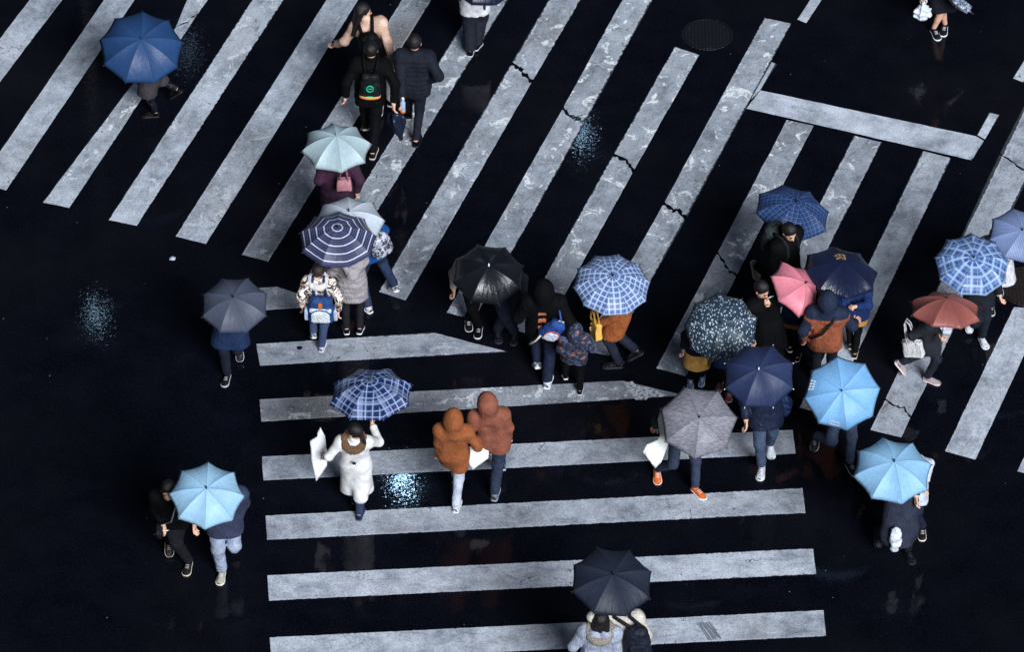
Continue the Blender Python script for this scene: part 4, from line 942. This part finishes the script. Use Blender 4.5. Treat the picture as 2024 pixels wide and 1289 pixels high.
# --- pink umbrella, school children, orange jacket
u = umbrella('pink umbrella tipped sideways next to the navy one with the gold crest', (1571, 573), 122, 16, 38, c_plain((224, 132, 148), .4), z=1.36, ribs=7, phase=30, dome=.5, ferc=(60, 20, 30), scal=.07)
def hemband(m, h=.09): return [(lambda l, s, ad: (l[:, 3] < l[:, 3].min()+h) & (ad > .06*s), m)]
yel = fabric((216, 152, 66), .7)
p = person('school child with a mustard hem on a navy jacket beneath the pink umbrella', (1568, 700), 1.22, 0, (1572, 566), [(1560, 690, .03, 20), (1577, 703, 0, 0)], hands=(u['grip'], (1588, 640)), top=dict(c=(24, 42, 86), hem=.46, loose=1.16, paint=hemband(yel)), legs=dict(c=(9, 10, 15)), shoes=((20, 22, 28), WHITE_SOLE))
bag('royal blue narrow bag hanging beside the child under the pink umbrella', at(1587, 660, .42), 180, (.11, .08, .26), (36, 78, 176), (30, 66, 150), .14, name='drawstring_pouch')
nv = fabric((30, 42, 66), .8)
p = person('person in an orange and navy jacket with the navy hood up', (1625, 768), 1.58, 2, (1636, 594), hands=(None, (1690, 636)), hood_up=True, top=dict(c=(158, 88, 60), hem=.66, loose=1.2, paint=[(lambda l, s, ad: (l[:, 4] > -.13*s) | ((l[:, 2] > -.045*s)) | ((ad < .085*s) & (abs(l[:, 0]) > .19*s) & (l[:, 2] > -.34*s)), nv)]), legs=dict(c=(18, 22, 36)))
q0 = p['sho'][1]+p['up']*.09-p['fw']*.09; pts = [p['nb']+p['rt']*.12+p['up']*.06+p['fw']*.0, p['nb']+p['rt']*.07-p['fw']*.15-p['up']*.03, p['nb']-p['fw']*.19-p['up']*.2-p['rt']*.05, p['nb']-p['fw']*.15-p['up']*.34-p['rt']*.17, p['nb']-p['up']*.4-p['rt']*.24]
rr_ = thing('crossbody_bag', 'small dark crossbody bag with its strap across the orange jacket', 'bag', pts[-1]-A(0, 0, .14), BAGG); MB().tube(pts, .017, 8).obj('strap', fabric((20, 22, 32), .6), rr_)
MB().rbox(pts[-1]-A(0, 0, .07)+p['fw']*.06, np.stack([p['fw'], p['rt'], p['up']]), (.1, .035, .075), .35).obj('bag_body', fabric((20, 24, 40), .6), rr_)
u = umbrella('big wet navy umbrella with a gold crest near its top', (1660, 540), 150, 1, 8, c_emblem((26, 33, 62), (214, 176, 118), (-.02, .09, -.035), .075), z=1.3, ribs=8, phase=10, dome=.4, ferc=(20, 24, 40))
p = person('school child in a royal blue jacket with mustard hem under the gold-crested umbrella', (1688, 692), 1.26, 0, (1692, 552), [(1680, 684, .03, 20), (1690, 696, 0, 0)], hands=(u['grip'], (1691, 606, .98)), top=dict(c=(22, 46, 100), hem=.44, loose=1.26, paint=hemband(yel, .1)), legs=dict(c=(9, 10, 15)), shoes=((30, 34, 44), (214, 205, 190)), grip=(1, 1))
# --- spotted umbrella with two school children
u = umbrella('dark teal umbrella covered with small white spots', (1425, 648), 143, 30, -4, c_dots((48, 66, 86), (206, 218, 222)), holder=(1400, 765), ribs=9, phase=12, dome=.42, H=1.25, face=180, hd=.25, zr=(.9, 1.5))
p = person('school child with a large mustard yellow jacket hem beneath the spotted umbrella', (1377, 756), 1.22, 185, (1396, 640), under=u, feet=[(1364, 756, 0, 0), (1388, 750, .03, 20)], top=dict(c=(22, 28, 52), hem=.36, loose=1.34, paint=hemband(fabric((236, 178, 96), .7), .22)), legs=dict(c=(9, 10, 15)), shoes=((90, 110, 150), (214, 220, 232)))
p = person('child in navy with red and white shoes between the spotted and plain navy umbrellas', (1431, 774), 1.24, 185, (1432, 655), [(1440, 782, 0, 0), (1423, 762, .0, 10)], umb=u, umb_hand=1, top=dict(c=(24, 46, 92), hem=.5, loose=1.15), legs=dict(c=(9, 10, 15)), shoes=((190, 80, 88), (236, 236, 242)))
# --- plain navy umbrella
u = umbrella('plain navy umbrella with white rib tips over a walker in jeans', (1500, 744), 142, 24, -3, c_plain((42, 54, 90), .5), holder=(1514, 915), ribs=8, phase=20, H=1.6, face=180, hd=.28, tipc=(225, 225, 235), ferc=(225, 230, 240), scal=.03)
p = person('person in a dark navy jacket, faded jeans and white shoes under the plain navy umbrella', (1513, 912), 1.62, 182, (1510, 745), [(1523, 890, .0, 12), (1504, 934, 0, 0)], umb=u, umb_hand=0, top=dict(c=(21, 32, 58), hem=.66, loose=1.08, spec=.4, rough=.5), legs=dict(c=(74, 90, 118), r=1.05), shoes=((226, 230, 240), (238, 238, 242)))
plastic_bag('dark blue soft bag behind the person in faded jeans', at(1551, 800, .78), .12, (30, 52, 96), (.8, .6, 1.3), amp=.02)
# --- sky blue umbrella with print
u = umbrella('sky blue umbrella with white print and a black tip', (1664, 778), 148, 36, -4, c_plain((128, 182, 232)), holder=(1660, 895), ribs=8, phase=4, dome=.34, H=1.58, face=170, hd=.25, zr=(1.2, 1.7), ferc=(16, 24, 44), shaftc=(60, 110, 170))
p = person('person in blue-grey jeans kicking one foot back under the sky blue umbrella', (1660, 893), 1.56, 165, (1664, 765), [(1683, 926, 0, 0), (1614, 872, .12, 45, 30)], umb=u, umb_hand=1, top=dict(c=(44, 60, 96), hem=.72, loose=1.05), legs=dict(c=(66, 80, 106), r=1.08), shoes=((24, 30, 44), (200, 206, 218)))
def on_canopy(U, i, v, t, lift=.003): a, b = U['rib'](i, t)+U['shift'], U['rib'](i+1, t)+U['shift']; p_ = a*(1-v)+b*v; return p_-U['axis']*U['R']*.05*.9*4*v*(1-v)*t*(1-.35*t)+U['axis']*(lift+.004)
wt = plain('white_print', (214, 226, 240), .5)
def print_marks(U, i, cells):
    mbp = MB()
    for (v0, t0), (v1, t1) in cells:
        mbp.tube([on_canopy(U, i, v0+(v1-v0)*k/4, t0+(t1-t0)*k/4) for k in range(5)], .0035, 5)
    o = mbp.obj('printed_lettering', wt, U['root'])
def facing_panel(U, px):
    best = min(range(16), key=lambda i: 9 if i >= U['nr'] else np.linalg.norm((U['rib'](i, .8)+U['rib'](i+1, .8))/2-up3(*px, U['rc'][2]))); return best
u['nr'] = 8
k = facing_panel(u, (1650, 830)); box = [((.3, .80), (.7, .80)), ((.7, .80), (.7, .90)), ((.7, .90), (.3, .90)), ((.3, .90), (.3, .80))]+[((.36+.05*j, .83), (.36+.05*j, .87)) for j in range(7)]
print_marks(u, k, box)
k = facing_panel(u, (1615, 755)); cells = []
for r in range(2):
    for c in range(4):
        t0, v0 = .74+.1*r, .3+.11*c; cells += [((v0, t0), (v0+.07, t0)), ((v0+.035, t0-.02), (v0+.035, t0+.05)), ((v0, t0+.05), (v0+.07, t0+.045)), ((v0, t0+.02), (v0+.06, t0+.025))]
print_marks(u, k, cells)
# --- brown-grey umbrella, orange shoes
u = umbrella('mauve-grey umbrella with a silvery sheen over orange shoes', (1380, 834), 152, 28, 2, c_seersucker((118, 116, 126), (148, 147, 158)), holder=(1345, 940), ribs=7, phase=8, dome=.34, H=1.55, face=140, hd=.25, zr=(1.2, 1.8))
p = person('person in jeans and bright orange shoes carrying a white bag', (1342, 942), 1.55, 150, (1366, 805), [(1381, 974, 0, 0), (1299, 940, .02, 18, 20)], hands=((1292, 846), (1296, 842)), umb=u, umb_hand=0, top=dict(c=(34, 42, 42), hem=.7, loose=1.05), legs=dict(c=(50, 60, 84), r=1.0), shoes=((232, 116, 56), (240, 232, 230)))
sheet('large flat white bag hanging in front of the orange-shoed walker', at(1303, 868, 1.02), [(-.062, .36), (-.01, .23), (-.044, .07), (.026, -.01), (.158, -.035), (.21, -.117), (.088, -.34), (.009, -.28), (-.105, -.07), (-.21, .047), (-.185, .163)], 165, -28, (226, 232, 226), 'white_bag', 'bag', BAGG, .01, .02)
# --- right light blue umbrella
u = umbrella('pale blue umbrella at the lower right over a dark grey coat', (1764, 931), 156, 14, 2, c_plain((148, 196, 234)), holder=(1785, 1092), ribs=8, phase=12, dome=.42, H=1.58, face=170, hd=.28, ferc=(20, 40, 80), scal=.05)
person('person in a long dark grey coat under the pale blue umbrella', (1782, 1088), 1.58, 170, (1760, 925), [(1798, 1100, 0, 0), (1735, 1062, .08, 38)], umb=u, umb_hand=1, hands=('pocket', None), top=dict(c=(44, 50, 68), hem=.3, flare=.0, name='coat', loose=1.0), legs=dict(c=(14, 17, 28)), shoes=((16, 18, 26), (34, 38, 48)))
plastic_bag('white plastic bag swinging in front of the long dark grey coat', at(1770, 1066, .5), .095, (222, 228, 238), (.75, .5, 2.0), amp=.02)
person('person with a white sleeve and dark jeans sharing the pale blue umbrella', (1802, 1048), 1.5, 178, (1786, 900), [(1800, 1035, .03, 20), (1823, 1054, 0, 0)], hands=('pocket', 'pocket'), under=u, bulk=.8, top=dict(c=(206, 212, 226), hem=.56, loose=1.0), legs=dict(c=(26, 34, 58), r=1.1), shoes=((18, 20, 28), (236, 224, 216)))
# --- left light blue umbrella
u = umbrella('light blue umbrella at the lower left shared by two walkers', (408, 980), 147, 20, 2, c_plain((160, 202, 232)), holder=(440, 1122), ribs=8, phase=0, dome=.42, H=1.62, face=182, hd=.3, scal=.05, ferc=(20, 26, 44))
p = person('person in black at the lower left beside the pale jeans', (352, 1112), 1.62, 182, (332, 968), [(334, 1080, .06, 35), (371, 1122, 0, 0)], hands=(None, (322, 1036)), under=u, top=dict(c=(9, 10, 15), hem=.7, loose=1.12), legs=dict(c=(15, 17, 26), r=1.1), shoes=((30, 28, 30), (206, 190, 178)), hair=((18, 16, 18), 'short'))
q = p['wr'][1]+p['hd'][1]*.09; rph = thing('phone', 'small white phone in the hand of the person in black', 'phone', q); MB().rbox(q, axes(182, 50), (.036, .006, .07), .25).obj('case', plain('phone_case', (225, 230, 240), .3), rph); MB().rbox(q+A(0, .005, .008), axes(182, 50), (.014, .003, .016), .3).obj('camera_bump', plain('phone_lens', (24, 32, 60), .2), rph)
pts = [p['nb']+p['rt']*-.1+p['up']*.07, p['nb']-p['rt']*.06+p['fw']*.16-p['up']*.06, p['nb']-p['rt']*.0+p['fw']*.2-p['up']*.3, p['nb']+p['rt']*.16+p['fw']*.14-p['up']*.52]
rr_ = thing('crossbody_bag', 'black crossbody bag with a pale thin strap on the person in black', 'bag', pts[-1]-A(0, 0, .14), BAGG); MB().tube(pts, .008, 7).obj('strap', fabric((140, 140, 156), .6), rr_); MB().rbox(pts[-1]-A(0, 0, .07), np.stack([p['fw'], p['rt'], p['up']]), (.1, .035, .075), .35).obj('bag_body', fabric((20, 22, 30), .6), rr_)
person('person in a slate grey jacket and pale blue jeans under the lower left umbrella', (446, 1120), 1.64, 180, (448, 958), [(463, 1062, .16, 50), (437, 1140, 0, 0)], hands=((468, 1024), None), umb=u, umb_hand=1, top=dict(c=(52, 58, 84), hem=.66, loose=1.2), legs=dict(c=(162, 174, 198), r=1.2), shoes=((190, 184, 172), (228, 222, 208)))
# --- bottom: navy umbrella, fur hoods
u = umbrella('large dark navy umbrella at the bottom over two fur-hooded walkers', (1209, 1151), 162, 14, 4, c_plain((34, 41, 58), .55), holder=(1240, 1360), ribs=8, phase=20, dome=.34, H=1.66, z=1.95)
f2 = fur((84, 76, 70), (200, 188, 172))
p = person('person in a silver grey coat with a fur-edged hood at the bottom edge', (1180, 1398), 1.62, 5, (1188, 1224), hands=('pocket', (1200, 1290)), top=dict(c=(168, 176, 196), hem=.5, loose=1.06, name='coat', hood=True), legs=dict(c=(24, 26, 36)), hair=((22, 18, 20), 'bob'), fur_c=f2)
p = person('person in a cream coat with a black backpack under the bottom umbrella', (1233, 1400), 1.68, 0, (1228, 1188), umb=u, umb_hand=0, hands=(None, None), bulk=.92, top=dict(c=(206, 198, 188), hem=.5, loose=1.04, name='coat'), legs=dict(c=(24, 26, 36)), hair=((22, 18, 20), 'short'))
backpack(p, 'black round-topped backpack with broad straps on the cream coat', (24, 29, 46), (17, 19, 28), (.29, .16, .42), off=(.16, .0), pocket=(22, 27, 44))
# --- white coat
u = umbrella('navy and white plaid umbrella over the long white coat', (733, 781), 166, -3, -3, c_plaid((24, 42, 88), (50, 74, 128), (168, 184, 220), .085, .3, .45, .17), holder=(712, 985), ribs=8, phase=18, dome=.42, H=1.52, face=10, hd=.32, scal=.05)
p = person('person in a long white coat with a brown fur collar', (706, 1004), 1.5, 2, (699, 852), [(700, 985, .0, 10), (712, 1014, 0, 0)], hands=((643, 903), None), turn=-60, umb=u, umb_hand=1, top=dict(c=(226, 224, 224), hem=.2, name='coat', loose=1.0, amp=.001, flare=.02, bump=.1, grain=.15), legs=dict(c=(40, 52, 80)), shoes=((26, 40, 72), (60, 74, 104)), hair=((20, 17, 19), 'tied'), fur_c=fur((58, 40, 28), (150, 112, 80)))
MB().rbox(p['nb']-p['fw']*.162*1.0-p['up']*.26, np.stack([p['rt'], p['fw'], p['up']]), (.022, .012, .017), .4).obj('back_button', plain('dark_button', (20, 18, 20), .4), p['root'])
sheet('crumpled white bag held out by the person in the white coat', at(632, 902, .8), [(-.0275, .386), (.01, .32), (.013, .268), (.10, .214), (.10, -.02), (.061, -.33), (-.076, -.13), (-.089, 0), (-.076, .257)], 170, -15, (222, 222, 228), 'white_bag', 'bag', BAGG, .018, .03)
# --- orange pair
p33 = person('person in a bright orange hooded coat and white trousers', (896, 990), 1.56, 2, (896, 828), [(903, 958, .12, 45), (903, 998, 0, 0)], hands=((866, 900, .72), (944, 884, .86)), hood_up=True, top=dict(c=(154, 88, 50), hem=.52, loose=1.02, amp=.004, bump=.38), legs=dict(c=(206, 212, 234), r=1.0), shoes=((228, 228, 232), (240, 236, 230)))
p34 = person('taller person in a rust-red hooded jacket and jeans', (980, 968), 1.66, 0, (962, 796), [(992, 930, .06, 35), (979, 974, 0, 0)], hands=((945, 880, .84), (1004, 862, .86)), turn=-25, hood_up=True, top=dict(c=(146, 86, 68), hem=.66, loose=1.0, amp=.004, bump=.38), legs=dict(c=(46, 56, 80), r=1.08), shoes=((120, 128, 146), (160, 166, 180)))
sheet('white paper sheet carried between the two orange jackets', at(946, 899, .72), [(-.137, .18), (-.09, .118), (.016, .16), (.12, .107), (.12, -.086), (.08, -.18), (-.113, -.064)], 170, -20, (230, 228, 222), 'paper_sheet', 'paper', None, .008, .006)
# --- red-brown umbrella with white tote
u = umbrella('red-brown umbrella tipped away above a white tote bag', (1868, 616), 142, -12, 4, c_plain((156, 90, 82)), holder=(1832, 742), ribs=8, phase=20, dome=.42, H=1.42, face=100, hd=.25, zr=(.95, 1.5), scal=.06)
p = person('person in charcoal with a white tote bag mid-stride under the red-brown umbrella', (1822, 738), 1.42, 110, (1856, 622), [(1776, 728, .1, 50), (1842, 752, 0, 0)], hands=(None, (1820, 640, .95)), umb=u, umb_hand=0, top=dict(c=(38, 40, 48), hem=.5, loose=1.1), legs=dict(c=(30, 34, 48), r=1.05), shoes=((176, 160, 164), (226, 206, 204)))
bag('white tote bag with a tall looped handle on the charcoal walker', at(1805, 689, .66), 200, (.27, .09, .22), (224, 222, 222), (224, 222, 226), .34, roll=-14, taper=.86, name='tote_bag', hw=.24)
sheet('folded white paper bag under the front of the red-brown umbrella', at(1867, 651, .62), [(-.09, .08), (.09, .05), (.085, -.08), (-.08, -.1)], 180, 10, (218, 222, 236), 'paper_bag', 'bag', BAGG, .012, .03)
# --- right edge plaid and pinstriped umbrellas
u = umbrella('blue and pale plaid umbrella at the right edge beside the manhole', (1921, 524), 146, 17, 3, c_plaid((58, 88, 146), (102, 138, 196), (176, 200, 236), .12, .06, .45, .2), holder=(1932, 672), ribs=9, phase=10, dome=.36, H=1.5, face=170, hd=.25)
person('person in dark clothes with white trainers under the right edge plaid umbrella', (1932, 668), 1.5, 170, (1925, 530), [(1944, 676, 0, 0), (1915, 640, .08, 35)], umb=u, umb_hand=1, top=dict(c=(22, 25, 36), hem=.62, loose=1.1), legs=dict(c=(20, 26, 40), r=1.05), shoes=((226, 228, 236), (232, 232, 238)))
plastic_bag('small white plastic bag hanging below the right edge plaid umbrella', at(1938, 580, .62), .1, (222, 226, 236), (1.3, .7, .9), amp=.02)
u = umbrella('periwinkle pinstriped umbrella cut by the right edge', (2016, 466), 124, 20, 6, c_pin((100, 120, 168), (158, 174, 208), .02), ribs=8, phase=14, dome=.36, holder=(1985, 600), H=1.45, face=90, hd=.3, zr=(1.3, 1.9))
person('person in a white coat mostly hidden behind the right edge plaid umbrella', (1966, 596), 1.42, 175, (1972, 462), umb=u, umb_hand=0, top=dict(c=(216, 216, 222), hem=.44, name='coat', loose=1.15, flare=.03), legs=dict(c=(20, 22, 32)), hair=((22, 18, 20), 'bob'))
# --- top right
p = person('person in a black skirt with bare legs and black shoes at the top right', (1856, 58), 1.6, 170, None, [(1849, 66, 0, 0), (1866, 58, .0, 0, 14)], hands=((1880, -6, .9), (1826, 4, .8)), top=dict(c=(16, 20, 36), hem=.7, loose=1.1), legs=dict(kind='skirt', hem=.42, c=(12, 15, 28)), shoes=((14, 18, 28), (226, 230, 240)), hair=((20, 17, 19), 'long'))
plastic_bag('knotted white plastic bag beside the bare-legged walker', at(1824, 24, .62), .12, (216, 224, 238), (.95, .7, .9), amp=.03)
t = NT('clear_film'); n_ = t.noise(t.co(), 34, 3, .7); film = t.pr(Base_Color=t.mix(t.ramp(n_, .45, .6), lin((70, 78, 98)), lin((190, 200, 216))), Roughness=.2, Alpha=.85)
folded('silvery clear folded umbrella pointing right from the bare-legged walker', at(1882, -6, .86), at(1920, 24, .6), film, .055, flare=(.8, 1.0, 1.0, .8))
